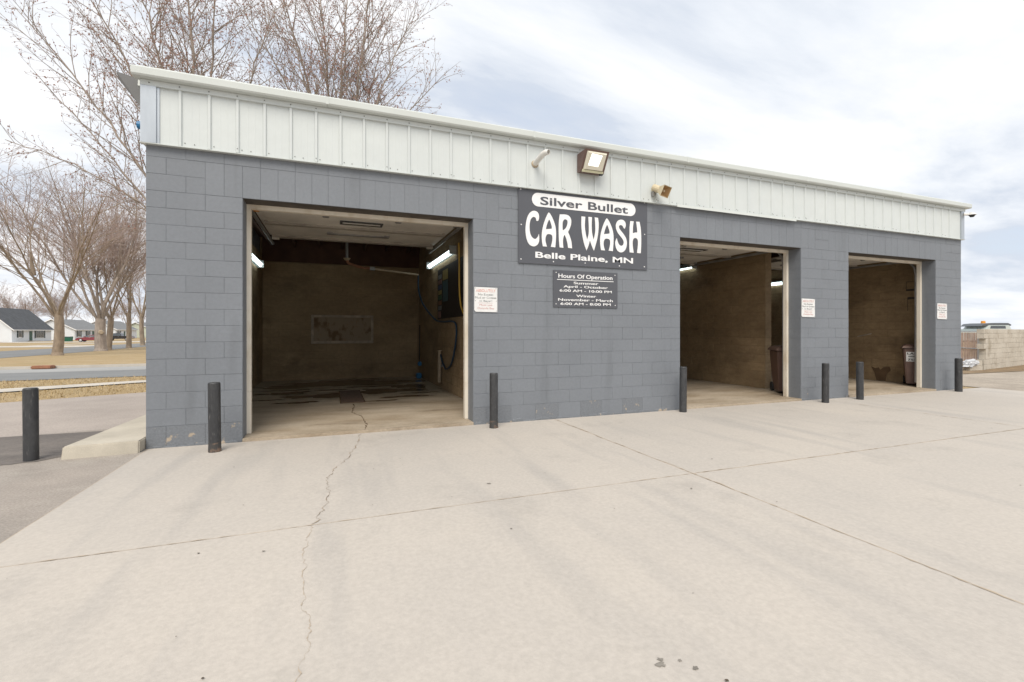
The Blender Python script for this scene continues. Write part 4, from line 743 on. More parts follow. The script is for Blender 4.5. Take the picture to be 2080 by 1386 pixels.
# ------------------------------------------------------------------ right-hand yard
yw = thing('yard_wall', (24.3, 3.0, GZ), 'bare tan concrete block yard wall right of the building', 'wall')
d = Vector((29.04-24.23, 3.86-3.01, 0)).normalized(); nn = Vector((d.y, -d.x, 0)); o0 = Vector((24.23, 3.01, GZ))
MB().obox(o0 + d*5.12 - nn*0.10 + Vector((0, 0, 0.73)), d*4.86, nn*0.088, Vector((0, 0, 0.73))).build('core', MT['yardblock'], yw)
bmw = {}
for r_ in range(8):
    a = -b*(r_ % 2); h_ = 0.1905 if r_ < 7 else 0.16
    a_start = rng.choice((0.0, 0.0, 0.2)) if 1 < r_ < 6 else 0.0
    while a < 10.0:
        p_, q_ = max(a, a_start), min(a+2*b, 10.0); a += 2*b
        if q_-p_ < 0.05: continue
        key = (round(q_-p_, 2), h_)
        if key not in bmw:
            me = bpy.data.meshes.new('block'); L_, H_, c = key[0]/2-0.004, h_/2-0.004, 0.006
            v = [Vector(k) for k in ((-L_, 0.195, -H_), (L_, 0.195, -H_), (L_, 0.195, H_), (-L_, 0.195, H_), (-L_, 0.004, -H_), (L_, 0.004, -H_), (L_, 0.004, H_), (-L_, 0.004, H_), (-L_+c, 0, -H_+c), (L_-c, 0, -H_+c), (L_-c, 0, H_-c), (-L_+c, 0, H_-c))]
            me.from_pydata([tuple(d*k.x - nn*k.y + Vector((0, 0, k.z))) for k in v], [], [(0, 1, 5, 4), (1, 2, 6, 5), (2, 3, 7, 6), (3, 0, 4, 7), (4, 5, 9, 8), (5, 6, 10, 9), (6, 7, 11, 10), (7, 4, 8, 11), (8, 9, 10, 11), (3, 2, 1, 0)]); me.materials.append(MT['yardblock']); bmw[key] = me
        inst(bmw[key], 'block', o0 + d*((p_+q_)/2) + nn*rng.uniform(-0.004, 0.006) + Vector((0, 0, r_*0.1905 + h_/2)), yw)
# fence with slats
fe = thing('slat_fence', (27.1, 5.6, GZ), 'chain-link fence with brown privacy slats left of the yard wall', 'fence')
fA, fB = Vector((28.2, 7.2, GZ)), Vector((26.05, 3.95, GZ)); fd = (fB-fA).normalized(); fn = Vector((fd.y, -fd.x, 0)); FL = (fB-fA).length
sm = bpy.data.meshes.new('slat'); w2 = 0.024; sm.from_pydata([tuple(fd*u_ + fn*v_ + Vector((0, 0, z_))) for z_ in (0.08, 1.36) for u_, v_ in ((-w2, -0.006), (w2, -0.006), (w2, 0.006), (-w2, 0.006))], [], [(3, 2, 1, 0), (4, 5, 6, 7), (0, 1, 5, 4), (1, 2, 6, 5), (2, 3, 7, 6), (3, 0, 4, 7)]); sm.materials.append(MT['slat'])
for k in range(int(FL/0.075)): inst(sm, 'slat', fA + fd*(0.05+k*0.075) + fn*rng.uniform(-0.006, 0.006), fe)
for z_ in (0.10, 0.72, 1.40): MB().cyl(fA + Vector((0, 0, z_)) + fn*0.03, fB + Vector((0, 0, z_)) + fn*0.03, 0.022, n=8).build('rail', MT['galvpost'], fe)
for k in (0, 0.5, 1.0): MB().cyl(fA + fd*FL*k + fn*0.035, fA + fd*FL*k + fn*0.035 + Vector((0, 0, 1.48)), 0.035, n=10).build('post', MT['galvpost'], fe)
# loose block and bag at the wall foot
t = thing('loose_block', (24.0, 3.1, GZ), 'stack of loose grey blocks at the foot of the yard wall end', 'block')
MB().box(23.35, 3.0, GZ-0.02, 24.12, 3.2, GZ+0.17).build('block', MT['yardblock'], t, bevel=0.006); MB().box(23.72, 3.005, GZ+0.172, 24.11, 3.195, GZ+0.35).build('block', MT['yardblock'], t, bevel=0.006)
bgm = bmesh.new(); bmesh.ops.create_icosphere(bgm, subdivisions=4, radius=1.0)
for v in bgm.verts:
    n_ = v.co.normalized(); k = 1 + 0.22*math.sin(5*n_.x+2*n_.z) + 0.15*math.sin(9*n_.y+4*n_.x) + 0.10*math.sin(17*n_.z+11*n_.x)
    v.co = Vector((n_.x*0.27*k, n_.y*0.17*k, max(-0.11, n_.z*0.11*k + 0.15*n_.x)))
me = bpy.data.meshes.new('plastic_bag'); bgm.to_mesh(me); bgm.free(); me.materials.append(MT['bag']); o = bpy.data.objects.new('plastic_bag', me); COL.objects.link(o); o.location = (23.55, 3.1, GZ+0.24)
tag(o, 'crumpled white plastic sack lying by the end of the yard wall', 'bag')
# wheels helper and vehicles
def wheel(parent, c, ax, r_, w_):
    c, ax = Vector(c), Vector(ax)
    ty = MB().cyl(c - ax*w_/2, c + ax*w_/2, r_, n=20).build('wheel', MT['tyre'], parent)
    MB().cyl(c + ax*(w_/2+0.001), c + ax*(w_/2+0.012), r_*0.64, r_*0.56, n=16).build('rim', MT['rim'], ty)
    return ty
def vehicle(name, loc, rz, lab, cat, paint, truck=False):
    t = thing(name, loc, lab, cat); c_, s_ = math.cos(rz), math.sin(rz); L0 = Vector(loc)
    T = lambda u_, v_, z_: L0 + Vector((u_*c_ - v_*s_, u_*s_ + v_*c_, z_))
    W_ = 0.90 if not truck else 0.97
    if truck:
        lowp = [(-2.7, 0.45), (-2.75, 0.62), (-2.7, 1.05), (-0.6, 1.08), (1.1, 1.10), (2.45, 1.05), (2.72, 0.9), (2.75, 0.5), (2.6, 0.42)]; cab = [(-0.65, 1.075), (-0.5, 1.72), (-0.3, 1.80), (0.6, 1.80), (0.8, 1.74), (1.45, 1.09)]
    else:
        lowp = [(-2.35, 0.35), (-2.42, 0.55), (-2.38, 0.85), (-2.1, 0.98), (-1.2, 0.99), (0.95, 0.95), (1.9, 0.86), (2.3, 0.72), (2.40, 0.5), (2.3, 0.30)]; cab = [(-2.05, 0.965), (-1.55, 1.33), (-1.15, 1.45), (-0.2, 1.46), (0.25, 1.38), (1.15, 0.94)]
    q = MB(); n = len(lowp); vs_ = []
    for s2 in (-1, 1):
        for u_, z_ in lowp: vs_.append(T(u_*(0.99 if abs(u_) > 2 else 1), s2*W_*(0.94 if abs(u_) > 2.2 else 1), z_))
    q.add(vs_, [tuple(range(n)), tuple(range(n, 2*n))] + [(i, (i+1) % n, n+(i+1) % n, n+i) for i in range(n)]); body = q.build('body', paint, t, bevel=0.04)
    q = MB(); n = len(cab); q.add([T(u_, s2*W_*(0.93 if z_ < 1.2 else 0.76), z_) for s2 in (-1, 1) for u_, z_ in cab], [tuple(range(n)), tuple(range(n, 2*n))] + [(i, (i+1) % n, n+(i+1) % n, n+i) for i in range(n)]); cb_ = q.build('cabin', paint, t, bevel=0.03)
    (ua, za), (ub, zb) = cab[0], cab[-1]; zt = cab[2][1] - 0.09
    for s2 in (-1, 1):
        for u0_, u1_, k0, k1 in (((cab[1][0]+0.05), -0.12 if not truck else 0.15, 0, 0), (-0.05 if not truck else 0.22, cab[4][0]+0.28, 0, 0)):
            y0_, y1_ = W_*0.925, W_*0.79; zb_ = za + 0.06
            MB().add([T(u0_-0.25*(u0_ < -0.8), s2*y0_, zb_), T(u1_+(0.35 if u1_ > 0.2 else 0), s2*y0_, zb_), T(u1_-(0.15 if u1_ > 0.2 else 0), s2*(y1_+0.012), zt), T(u0_+(0.1 if u0_ < -0.8 else 0), s2*(y1_+0.012), zt)] + [T(u0_, s2*0.3, zb_), T(u1_, s2*0.3, zb_), T(u1_, s2*0.3, zt-0.05), T(u0_, s2*0.3, zt-0.05)], [(0, 1, 2, 3), (0, 1, 5, 4), (1, 2, 6, 5), (2, 3, 7, 6), (3, 0, 4, 7)]).build('window', MT['glass'], t)
    (u4, z4), (u5, z5) = cab[-2], cab[-1]
    ws = [T(u4+0.06, s2*W_*0.72, z4-0.03) for s2 in (-1, 1)] + [T(u5-0.05, s2*W_*0.85, z5+0.06) for s2 in (1, -1)]; nrm_ = T(0.08, 0, 0.1) - T(0, 0, 0)
    MB().add([p + nrm_*0.5 for p in ws] + [p - nrm_*0.6 for p in ws], [(0, 1, 2, 3), (0, 1, 5, 4), (1, 2, 6, 5), (2, 3, 7, 6), (3, 0, 4, 7)]).build('windscreen', MT['glass'], t)
    f_ = lowp[-3][0]
    for s2 in (-1, 1):
        MB().obox(T(f_-0.01, s2*W_*0.68, 0.68), T(0.04, 0, 0)-L0, T(0, 0.17, 0)-L0, (0, 0, 0.06)).build('headlight', MT['lampglass'], t, bevel=0.01)
        MB().obox(T(lowp[1][0]+0.02, s2*W_*0.72, 0.78), T(0.03, 0, 0)-L0, T(0, 0.14, 0)-L0, (0, 0, 0.07)).build('tail_light', MT['red'], t, bevel=0.01)
        MB().obox(T(0.75 if not truck else 1.2, s2*(W_+0.07), za+0.08), T(0.05, 0, 0)-L0, T(0, 0.06, 0)-L0, (0, 0, 0.05)).build('mirror', paint, t, bevel=0.01)
        MB().obox(T(-0.1, s2*(W_+0.002), za-0.14), T(0.09, 0, 0)-L0, T(0, 0.012, 0)-L0, (0, 0, 0.014)).build('door_handle', MT['rim'], t)
        for u_ in ((-1.45, 1.45) if not truck else (-1.7, 1.75)): wheel(t, T(u_, s2*(W_-0.11), 0.34), T(0, s2, 0)-L0, 0.34 if not truck else 0.38, 0.24)
    if truck:
        MB().obox(T(-1.66, 0, 1.10), T(0.98, 0, 0)-L0, T(0, W_*0.82, 0)-L0, (0, 0, 0.02)).build('bed_floor', MT['black'], t)
    return t
vehicle('parked_car', (-45.6, 118.0, gz(118)), math.pi, 'red hatchback parked on the driveway in front of the white houses', 'car', MT['carred'])
vehicle('pickup_truck', (-45.2, 131.0, gz(131)), math.pi, 'black pickup truck parked beyond the red car', 'truck', MT['carblack'], True)
# service truck behind the yard wall
st_ = thing('service_truck', (51.5, 15.0, GZ), 'pale green service truck with dark roof and orange beacon behind the yard wall', 'truck')
td = Vector((0.93, -0.36, 0)).normalized(); tn = Vector((-td.y, td.x, 0)); tO = Vector((51.3, 15.1, GZ)); Tk = lambda u_, v_, z_: tO + td*u_ + tn*v_ + Vector((0, 0, z_*1.12))
def tprism(poly, hw, name, m, parent, hw2=None):
    q = MB(); n = len(poly); q.add([Tk(u_, s2*hw, z_) for s2 in (-1, 1) for u_, z_ in poly], [tuple(range(n)), tuple(range(n, 2*n))] + [(i, (i+1) % n, n+(i+1) % n, n+i) for i in range(n)]); return q.build(name, m, parent, bevel=0.03)
tprism([(-1.2, 0.5), (-1.2, 1.42), (-0.7, 1.44), (-0.45, 1.70), (1.2, 1.70), (1.35, 1.40), (2.6, 1.25), (2.7, 0.5)], 0.95, 'cab', MT['truckbody'], st_)
tprism([(-0.98, 1.62), (-0.75, 1.80), (-0.1, 1.86), (1.15, 1.86), (1.42, 1.74), (1.38, 1.66), (-0.4, 1.66)], 0.90, 'roof', MT['truckroof'], st_)
tprism([(-4.2, 0.6), (-4.2, 1.3), (-1.3, 1.3), (-1.3, 0.6)], 0.97, 'bed', MT['truckbody'], st_)
for s2 in (-1, 1): MB().add([Tk(-0.35, s2*0.957, 1.46), Tk(0.9, s2*0.957, 1.46), Tk(0.85, s2*0.957, 1.66), Tk(-0.3, s2*0.957, 1.66), Tk(-0.35, s2*0.9, 1.46), Tk(0.9, s2*0.9, 1.46), Tk(0.85, s2*0.9, 1.66), Tk(-0.3, s2*0.9, 1.66)], [(0, 1, 2, 3), (0, 1, 5, 4), (1, 2, 6, 5), (2, 3, 7, 6), (3, 0, 4, 7)]).build('window', MT['glass'], st_)
MB().cyl(Tk(0.05, 0, 1.862), Tk(0.05, 0, 2.02), 0.15, 0.13, 14).build('beacon', MT['orange'], st_)
for u_ in (-3.2, 1.7):
    for s2 in (-1, 1): wheel(st_, Tk(u_, s2*0.82, 0.42), tn*s2, 0.42, 0.28)
# utility poles far right
for (px, py, h_, lab) in ((96.0, 20.4, 4.1, 'left of two distant utility poles beyond the yard wall'), (104.5, 20.5, 4.0, 'right of two distant utility poles, with guy wire')):
    t = thing('utility_pole', (px, py, GZ), lab, 'pole', 'distant utility poles'); MB().cyl((px, py, GZ), (px, py, h_), 0.17, 0.13, 8).build('shaft', MT['polewood'], t); MB().obox((px, py, h_-0.35), (0.75, 0.3, 0), (-0.02, 0.05, 0), (0, 0, 0.07)).build('cross_arm', MT['polewood'], t)
    if px > 100: MB().cyl((px, py, h_-0.5), (px+4.2, py-1.7, GZ), 0.05, n=5).build('guy_wire', MT['polewood'], t)
# ------------------------------------------------------------------ houses along the side street
def house(x1, y0, y1, dep, eave, ridge, lab, wallm, roofm, wins, doors, base=-0.80):
    """front wall on the plane x=x1 facing +x, ridge along y"""
    t = thing('house', (x1-dep/2, (y0+y1)/2, base), lab, 'house', 'houses along the side street'); x0 = x1-dep; xm = (x0+x1)/2
    w_ = MB(); w_.prism([(x0, base), (x1, base), (x1, eave), (xm, ridge-0.12), (x0, eave)], lambda x_, z_: (x_, y0, z_), lambda x_, z_: (x_, y1, z_)); wo = w_.build('wall', wallm, t)
    lap = MB(); z_ = base+0.15
    while z_ < eave-0.05:
        lap.box(x1+0.001, y0+0.02, z_, x1+0.022, y1-0.02, z_+0.012); lap.box(x0+0.02, y0-0.022, z_, x1-0.02, y0-0.001, z_+0.012); z_ += 0.22
    while z_ < ridge-0.5:
        k = (z_-eave)/(ridge-0.12-eave); lap.box(x0+(xm-x0)*k+0.08, y0-0.022, z_, x1-(x1-xm)*k-0.08, y0-0.001, z_+0.012); z_ += 0.22
    tag(lap.build('lap_lines', wallm, wo), kind='stuff')
    sl = (ridge-eave)/(dep/2); ov = 0.45
    r_ = MB(); pr = [(x0-ov, eave-sl*ov), (xm, ridge), (x1+ov, eave-sl*ov), (x1+ov, eave-sl*ov+0.16), (xm, ridge+0.18), (x0-ov, eave-sl*ov+0.16)]
    r_.prism(pr, lambda x_, z_: (x_, y0-0.4, z_), lambda x_, z_: (x_, y1+0.4, z_)); ro = r_.build('roof', roofm, t)
    MB().box(x1+ov+0.001, y0-0.4, eave-sl*ov-0.02, x1+ov+0.10, y1+0.4, eave-sl*ov+0.15).build('gutter', MT['signwhite'], ro)
    for s2, xe in ((1, x1+ov), (-1, x0-ov)):
        q = MB(); q.add([(xe, y0-0.401, eave-sl*ov-0.06), (xe, y0-0.401, eave-sl*ov+0.16), (xm, y0-0.401, ridge+0.18), (xm, y0-0.401, ridge-0.08), (xe, y0-0.43, eave-sl*ov-0.06), (xe, y0-0.43, eave-sl*ov+0.16), (xm, y0-0.43, ridge+0.18), (xm, y0-0.43, ridge-0.08)], [(4, 5, 6, 7), (0, 1, 5, 4), (1, 2, 6, 5), (2, 3, 7, 6), (3, 0, 4, 7)]); q.build('bargeboard', MT['signwhite'], ro)
    for (yc, w2_, zb, zt, shut) in wins:
        wn = MB().box(x1+0.023, yc-w2_-0.08, zb-0.08, x1+0.06, yc+w2_+0.08, zt+0.08).build('window', MT['signwhite'], t)
        npn = max(1, int(round(w2_/0.4))); pw = 2*w2_/npn
        for k in range(npn): MB().box(x1+0.061, yc-w2_+k*pw+0.04, zb, x1+0.075, yc-w2_+(k+1)*pw-0.04, zt).build('pane', MT['glass'], wn)
        if shut:
            for s2 in (-1, 1): MB().box(x1+0.061, yc+s2*(w2_+0.30)-0.2, zb-0.1, x1+0.095, yc+s2*(w2_+0.30)+0.2, zt+0.1).build('shutter', MT['shutter'], wn)
    for yc in doors:
        dd = MB().box(x1+0.023, yc-0.5, base+0.2, x1+0.07, yc+0.5, base+2.25).build('door', MT['greendoor'], t); MB().box(x1+0.071, yc+0.33, base+1.1, x1+0.11, yc+0.40, base+1.2).build('handle', MT['rim'], dd)
        MB().box(x1+0.03, yc-1.0, base-0.1, x1+1.2, yc+1.0, base+0.19).build('step', MT['walk'], t)
    return t
house(-59.7, 120.7, 135.3, 8.6, 2.05, 6.3, 'white house with steep charcoal roof and green door, nearest on the left', MT['siding'], MT['shingle'], [(123.4, 0.55, 0.2, 1.55, True), (130.6, 1.5, 0.0, 1.6, True)], [127.2])
house(-59.7, 146.0, 162.0, 9.0, 1.95, 4.45, 'white house with pale grey roof behind the red car', MT['siding'], MT['shingle_b'], [(148.2, 0.7, 0.1, 1.5, True), (153.0, 0.7, 0.1, 1.5, True), (158.5, 0.6, 0.1, 1.5, True)], [156.0])
house(-59.7, 170.5, 187.0, 9.0, 2.1, 4.6, 'white house with light roof behind the black pickup', MT['siding'], MT['shingle_b'], [(173.0, 0.7, 0.1, 1.5, True), (181.0, 0.9, 0.1, 1.5, True)], [177.0])
house(-59.0, 198.0, 214.0, 9.0, 2.2, 4.6, 'pale green house farthest along the side street', MT['siding_b'], MT['shingle_b'], [(201.0, 0.7, 0.1, 1.5, True), (209.0, 0.9, 0.1, 1.5, True)], [205.0])
# dumpster
t = thing('dumpster', (-50.4, 119.8, gz(119)), 'green waste container beside the red parked car', 'dumpster'); gzz = gz(119)
q = MB(); q.add([(-51.15, 119.4, gzz+0.08), (-49.65, 119.4, gzz+0.08), (-49.65, 120.4, gzz+0.08), (-51.15, 120.4, gzz+0.08), (-51.2, 119.1, gzz+0.95), (-49.6, 119.1, gzz+0.95), (-49.6, 120.5, gzz+1.05), (-51.2, 120.5, gzz+1.05)], [(3, 2, 1, 0), (4, 5, 6, 7), (0, 1, 5, 4), (1, 2, 6, 5), (2, 3, 7, 6), (3, 0, 4, 7)]); q.build('bin_body', MT['green'], t)
for k in (0, 1): MB().add([(-51.2+0.81*k, 119.08, gzz+0.955), (-50.43+0.81*k, 119.08, gzz+0.955), (-50.43+0.81*k, 120.52, gzz+1.06), (-51.2+0.81*k, 120.52, gzz+1.06), (-51.2+0.81*k, 119.08, gzz+1.0), (-50.43+0.81*k, 119.08, gzz+1.0), (-50.43+0.81*k, 120.52, gzz+1.105), (-51.2+0.81*k, 120.52, gzz+1.105)], [(3, 2, 1, 0), (4, 5, 6, 7), (0, 1, 5, 4), (1, 2, 6, 5), (2, 3, 7, 6), (3, 0, 4, 7)]).build('lid', MT['shutter'], t)
# ------------------------------------------------------------------ trees
def seg_mesh(name, segs, m, parent, sides):
    """segs: list of (p0, p1, r0, r1) -> one mesh of short tapered prisms"""
    A = np.array([s[0] for s in segs]); Bv = np.array([s[1] for s in segs]); r0_ = np.array([s[2] for s in segs]); r1_ = np.array([s[3] for s in segs])
    D = Bv - A; D /= np.maximum(np.linalg.norm(D, axis=1, keepdims=True), 1e-6)
    ref = np.where(np.abs(D[:, 2:3]) < 0.9, np.array([[0, 0, 1.0]]), np.array([[1.0, 0, 0]])); U_ = np.cross(D, ref); U_ /= np.linalg.norm(U_, axis=1, keepdims=True); W_ = np.cross(D, U_)
    n = len(segs); vs_ = np.zeros((n, 2*sides, 3))
    for k in range(sides):
        a = 2*math.pi*k/sides; dv = math.cos(a)*U_ + math.sin(a)*W_
        vs_[:, k] = A + dv*r0_[:, None]; vs_[:, sides+k] = Bv + dv*r1_[:, None]
    base = (np.arange(n)*2*sides)[:, None]; fs_ = []
    for k in range(sides):
        k2 = (k+1) % sides; fs_.append(np.concatenate([base+k, base+k2, base+sides+k2, base+sides+k], 1))
    o = mesh_obj(name, vs_.reshape(-1, 3), np.concatenate(fs_, 0), m, parent)
    for p in o.data.polygons: p.use_smooth = True
    return o
class Tree:
    def __init__(s, seed): s.r = np.random.RandomState(seed); s.trunk = []; s.limb = []; s.twig = []; s.buds = []
    def path(s, pts, r0, r1, store):
        n = len(pts)-1
        for i in range(n): store.append((pts[i], pts[i+1], r0+(r1-r0)*i/n, r0+(r1-r0)*(i+1)/n))
    def rnd_dir(s, d, ang):
        v = s.r.normal(size=3); v -= d*np.dot(v, d); v /= np.linalg.norm(v)+1e-9; return d*math.cos(ang) + v*math.sin(ang)
    def grow(s, p, d, L, r, level, P):
        nseg = max(3, int(L/P['seg'][level])); sl = L/nseg; pts = [p]
        for i in range(nseg):
            d = d + s.r.normal(size=3)*P['wob'][level] + np.array([0, 0, P['up'][level]]); d /= np.linalg.norm(d); pts.append(pts[-1]+d*sl)
        s.path(pts, r, max(r*P['taper'], P['rmin']), s.limb if level < P['twiglevel'] else s.twig)
        s.children(pts, L, r, level, P)
    def children(s, pts, L, r, level, P):
        n = len(pts)-1
        if level >= P['max']:
            if P.get('buds'):
                nb_ = max(1, int(L/P['buds']))
                for k in range(nb_):
                    t_ = s.r.uniform(0.25, 1.0); i = min(n-1, int(t_*n)); s.buds.append(pts[i] + (pts[i+1]-pts[i])*(t_*n-i) + s.r.normal(size=3)*0.012)
            return
        cnt = max(2, int(L*P['dens'][level]))
        for k in range(cnt):
            t_ = P['from'][level] + (1-P['from'][level])*(k+s.r.uniform(0, 1))/cnt; t_ = min(t_, 0.999)
            i = min(n-1, int(t_*n)); q_ = pts[i] + (pts[i+1]-pts[i])*(t_*n-i); dd = (pts[i+1]-pts[i]); dd = dd/np.linalg.norm(dd)
            s.grow(q_, s.rnd_dir(dd, s.r.uniform(*P['ang'][level])), L*s.r.uniform(*P['len'][level])*(1.15-0.65*t_), max(r*(1-0.6*t_)*P['rr'], P['rmin']), level+1, P)
    def build(s, t, bark, twigm, budr=0.03, sides=(9, 6, 3)):
        seg_mesh('trunk', s.trunk, bark, t, sides[0]); lo = seg_mesh('limbs', s.limb, bark if bark != MT['bark_grey'] else bark, t, sides[1]); seg_mesh('twigs', s.twig, twigm, t, sides[2])
        if s.buds:
            Pb = np.array(s.buds); n = len(Pb); oc = np.array([(1, 0, 0), (-1, 0, 0), (0, 1, 0), (0, -1, 0), (0, 0, 1.5), (0, 0, -1.3)]); sc = s.r.uniform(0.5, 1.3, n)*budr
            v = Pb[:, None, :] + oc[None]*sc[:, None, None]*s.r.uniform(0.6, 1.3, (n, 6, 1)); f = np.array([(0, 2, 4), (2, 1, 4), (1, 3, 4), (3, 0, 4), (2, 0, 5), (1, 2, 5), (3, 1, 5), (0, 3, 5)])
            tag(mesh_obj('buds', v.reshape(-1, 3), (f[None] + (np.arange(n)*6)[:, None, None]).reshape(-1, 3), MT['bud'], t), kind='stuff')
def bez(p, c, q, n): return [p*(1-k/n)**2 + 2*c*(k/n)*(1-k/n) + q*(k/n)**2 for k in range(n+1)]
NEARP = dict(seg=[0.5, 0.22, 0.14, 0.10], wob=[0.05, 0.07, 0.10, 0.12], up=[0.02, 0.03, 0.02, 0.02], taper=0.35, rmin=0.0029, twiglevel=2, max=3, buds=0.065, dens=[3.4, 4.6, 5.4], **{'from': [0.28, 0.12, 0.1]}, ang=[(0.45, 0.85), (0.5, 0.9), (0.5, 1.0)], len=[(0.22, 0.36), (0.28, 0.42), (0.22, 0.40)], rr=0.42)
def near_tree(base, fork, tips, r0, seed, lab):
    t = thing('budding_tree', base, lab, 'tree', 'budding trees behind the car wash'); T_ = Tree(seed); bp = np.array(base, float); fk = np.array(fork, float)
    T_.path(bez(bp - np.array([0, 0, 0.1]), (bp+fk)/2 + np.array([0.05, 0, 0]), fk, 6), r0, r0*0.72, T_.trunk)
    for tip, kc in tips:
        tip = np.array(tip, float); L = np.linalg.norm(tip-fk)
        c = fk + np.array([(tip[0]-fk[0])*kc, (tip[1]-fk[1])*kc, (tip[2]-fk[2])*(1-kc)]) + T_.r.normal(size=3)*0.12
        st0 = fk - np.array([0, 0, T_.r.uniform(0, 0.6)])
        n = 16; pts = bez(st0, c, tip, n)
        for i in range(1, n): pts[i] = pts[i] + T_.r.normal(size=3)*0.025
        rl = r0*0.07 + 0.0040*L
        T_.path(pts, rl, 0.008, T_.limb); T_.children(pts, L, rl, 0, NEARP)
    T_.build(t, MT['bark_grey'], MT['twig'], 0.0155); return t
near_tree((-1.68, 9.75, gz(9.7)), (-1.6, 9.7, 3.3), [((-6.1, 10.2, 10.3), 0.45), ((-5.2, 9.9, 8.0), 0.45), ((-6.35, 10.3, 6.65), 0.3), ((-4.9, 9.6, 11.6), 0.35), ((-3.6, 9.2, 12.6), 0.35), ((-2.0, 8.9, 13.3), 0.4), ((-0.9, 8.6, 12.4), 0.4), ((0.6, 8.0, 10.6), 0.4), ((-3.6, 9.4, 5.4), 0.4), ((-4.8, 10.6, 5.6), 0.35), ((-2.6, 11.5, 12.0), 0.4)], 0.24, 11, 'budding tree behind the left end of the car wash, limbs spreading left')
near_tree((2.31, 9.85, gz(9.8)), (2.25, 9.8, 4.2), [((1.5, 10, 14.2), 0.4), ((0.2, 10.5, 13.4), 0.35), ((3.5, 9.3, 14.0), 0.35), ((5.55, 8.6, 9.9), 0.35), ((4.9, 8.9, 8.6), 0.3), ((4.7, 9.1, 12.0), 0.35), ((2.7, 9.5, 14.6), 0.45), ((-0.8, 10.6, 12.0), 0.35), ((-1.0, 10.1, 9.4), 0.35), ((4.0, 11.2, 12.6), 0.4), ((0.6, 9.3, 11.2), 0.4)], 0.27, 23, 'budding tree behind the left bay rising above the roof')
FARP = dict(seg=[1.0, 0.7, 0.5, 0.42], wob=[0.08, 0.10, 0.12, 0.13], up=[0.06, 0.06, 0.045, 0.03], taper=0.22, rmin=0.0085, twiglevel=2, max=3, dens=[1.3, 2.1, 2.5], **{'from': [0.22, 0.15, 0.1]}, ang=[(0.4, 0.75), (0.4, 0.8), (0.45, 0.9)], len=[(0.36, 0.55), (0.36, 0.55), (0.35, 0.6)], rr=0.42)
def far_tree(loc, H, r0, forkh, nl, seed, lab, cat='tree', group='bare trees along the side street', spread=(0.32, 0.66), bark='bark', P=FARP, stub=False):
    t = thing('bare_tree', loc, lab, cat, group); T_ = Tree(seed); bp = np.array(loc, float); r0 = r0*0.86; fk = bp + np.array([T_.r.normal()*0.15, T_.r.normal()*0.15, forkh])
    flare = [(bp - np.array([0, 0, 0.15]), bp + np.array([0, 0, 0.25]), r0*1.45, r0*1.12)]
    T_.trunk += flare; T_.path(bez(bp + np.array([0, 0, 0.25]), (bp+fk)/2 + T_.r.normal(size=3)*0.08, fk, 6), r0*1.12, r0*0.92, T_.trunk)
    for k in range(nl):
        a = 2*math.pi*(k + T_.r.uniform(-0.3, 0.3))/nl; sp = T_.r.uniform(*spread)*(0.35 if k == 0 else 1)
        d = np.array([math.cos(a)*math.sin(sp), math.sin(a)*math.sin(sp), math.cos(sp)]); L = (H-forkh)*T_.r.uniform(0.82, 1.08)
        T_.grow(fk - np.array([0, 0, T_.r.uniform(0, forkh*0.25)]), d, L, r0*T_.r.uniform(0.26, 0.40), 0, P)
    if stub: T_.path([fk + np.array([-1.5, 0.2, 2.6]), fk + np.array([-1.7, 0.2, 4.3])], 0.16, 0.05, T_.limb)
    T_.build(t, MT[bark], MT['twig_far'], sides=(12, 6, 3)); return t
far_tree((-17.0, 37.9, gz(37.9)), 15.0, 0.33, 3.3, 7, 5, 'bare mossy-barked maple at the street corner, nearest of the row', stub=True)
tb = far_tree((-19.28, 51.1, gz(51)), 17.5, 0.50, 3.2, 8, 9, 'massive grey maple with a pale branch scar, second in the row', bark='bark_grey')
MB().cyl((-19.10, 50.66, 1.30), (-19.06, 50.54, 1.29), 0.22, 0.17, 12).build('branch_scar', MT['beige'], tb)
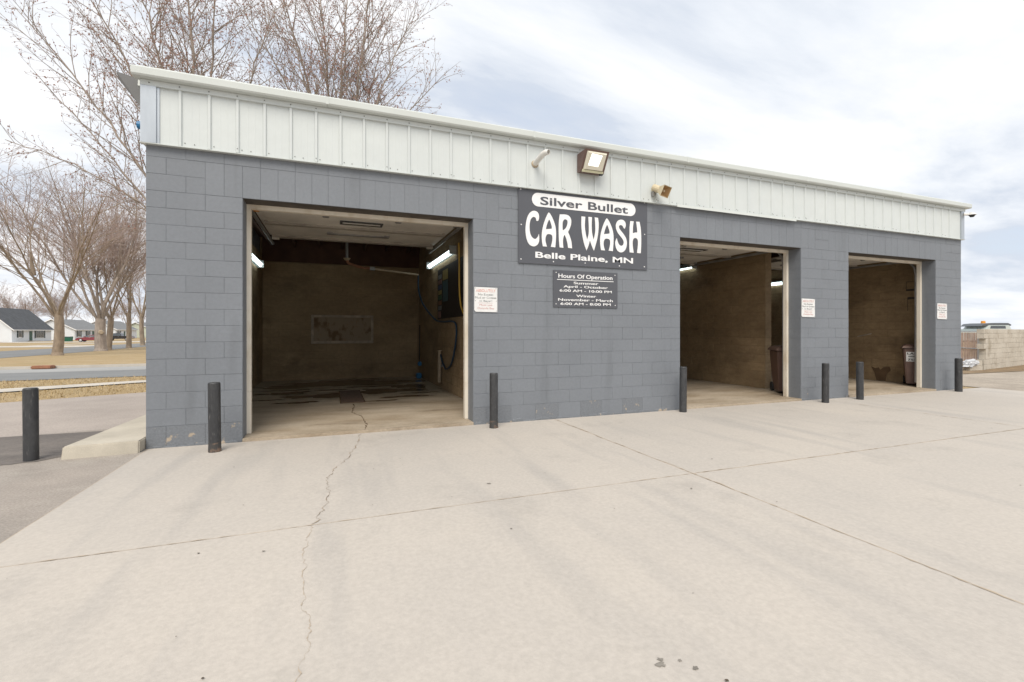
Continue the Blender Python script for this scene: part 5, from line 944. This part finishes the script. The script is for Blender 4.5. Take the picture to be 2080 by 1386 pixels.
far_tree((-19.87, 54.4, gz(54)), 15.5, 0.31, 3.4, 5, 14, 'slimmer maple growing tight behind the massive grey one')
far_tree((-20.62, 62.0, gz(62)), 15.5, 0.29, 4.2, 6, 21, 'slender dark maple, fourth in the row toward the building corner', spread=(0.3, 0.6))
tD = far_tree((-23.6, 76, gz(76)), 15.5, 0.31, 4.6, 6, 33, 'last bare maple of the row, half hidden by the building corner')
# background trees behind the houses: copies of two prototypes, each with its own label
BGP = dict(FARP); BGP['dens'] = [1.0, 1.7, 2.2]; BGP['seg'] = [1.4, 1.0, 0.7, 0.6]; BGP['rmin'] = 0.016
protoA = far_tree((-82, 140, -0.8), 17, 0.4, 4, 6, 41, 'bare tree behind the roof of the nearest white house', group='bare trees behind the houses', P=BGP, bark='bark_grey')
protoB = far_tree((-76, 158, -0.8), 14, 0.35, 3, 7, 52, 'bare tree between the two nearest white houses, behind them', group='bare trees behind the houses', P=BGP, spread=(0.5, 0.95), bark='bark_grey')
bgspots = [(-98, 128), (-90, 150), (-84, 172), (-78, 182), (-72, 192), (-86, 205), (-66, 215), (-76, 228), (-58, 232), (-108, 150), (-68, 250), (-54, 255), (-47, 240), (-102, 175)]
lw_ = ['far left bare tree behind the steep roofed house', 'bare tree rising over the ridge of the steep roofed house', 'bare tree behind the pale grey roof', 'tall bare tree behind the right end of the pale grey roof', 'bare tree over the house behind the pickup', 'distant bare tree above the dumpster', 'bare tree beyond the pale green house', 'distant bare tree between the second and third houses', 'distant bare tree at the end of the side street', 'farthest left bare tree in the background', 'faint bare tree far down the side street, left one', 'faint bare tree far down the side street, middle one', 'faint bare tree far down the side street, right one', 'faint bare tree far behind the steep roofed house']
for k, ((x, y), lab) in enumerate(zip(bgspots, lw_)):
    c = copy_tree(protoA if k % 2 else protoB); c.location = (x, y, -0.8); c.rotation_euler = (0, 0, rng.uniform(0, 6.28)); s_ = rng.uniform(0.85, 1.15); c.scale = (s_, s_, s_*rng.uniform(0.9, 1.1)); c['label'] = lab
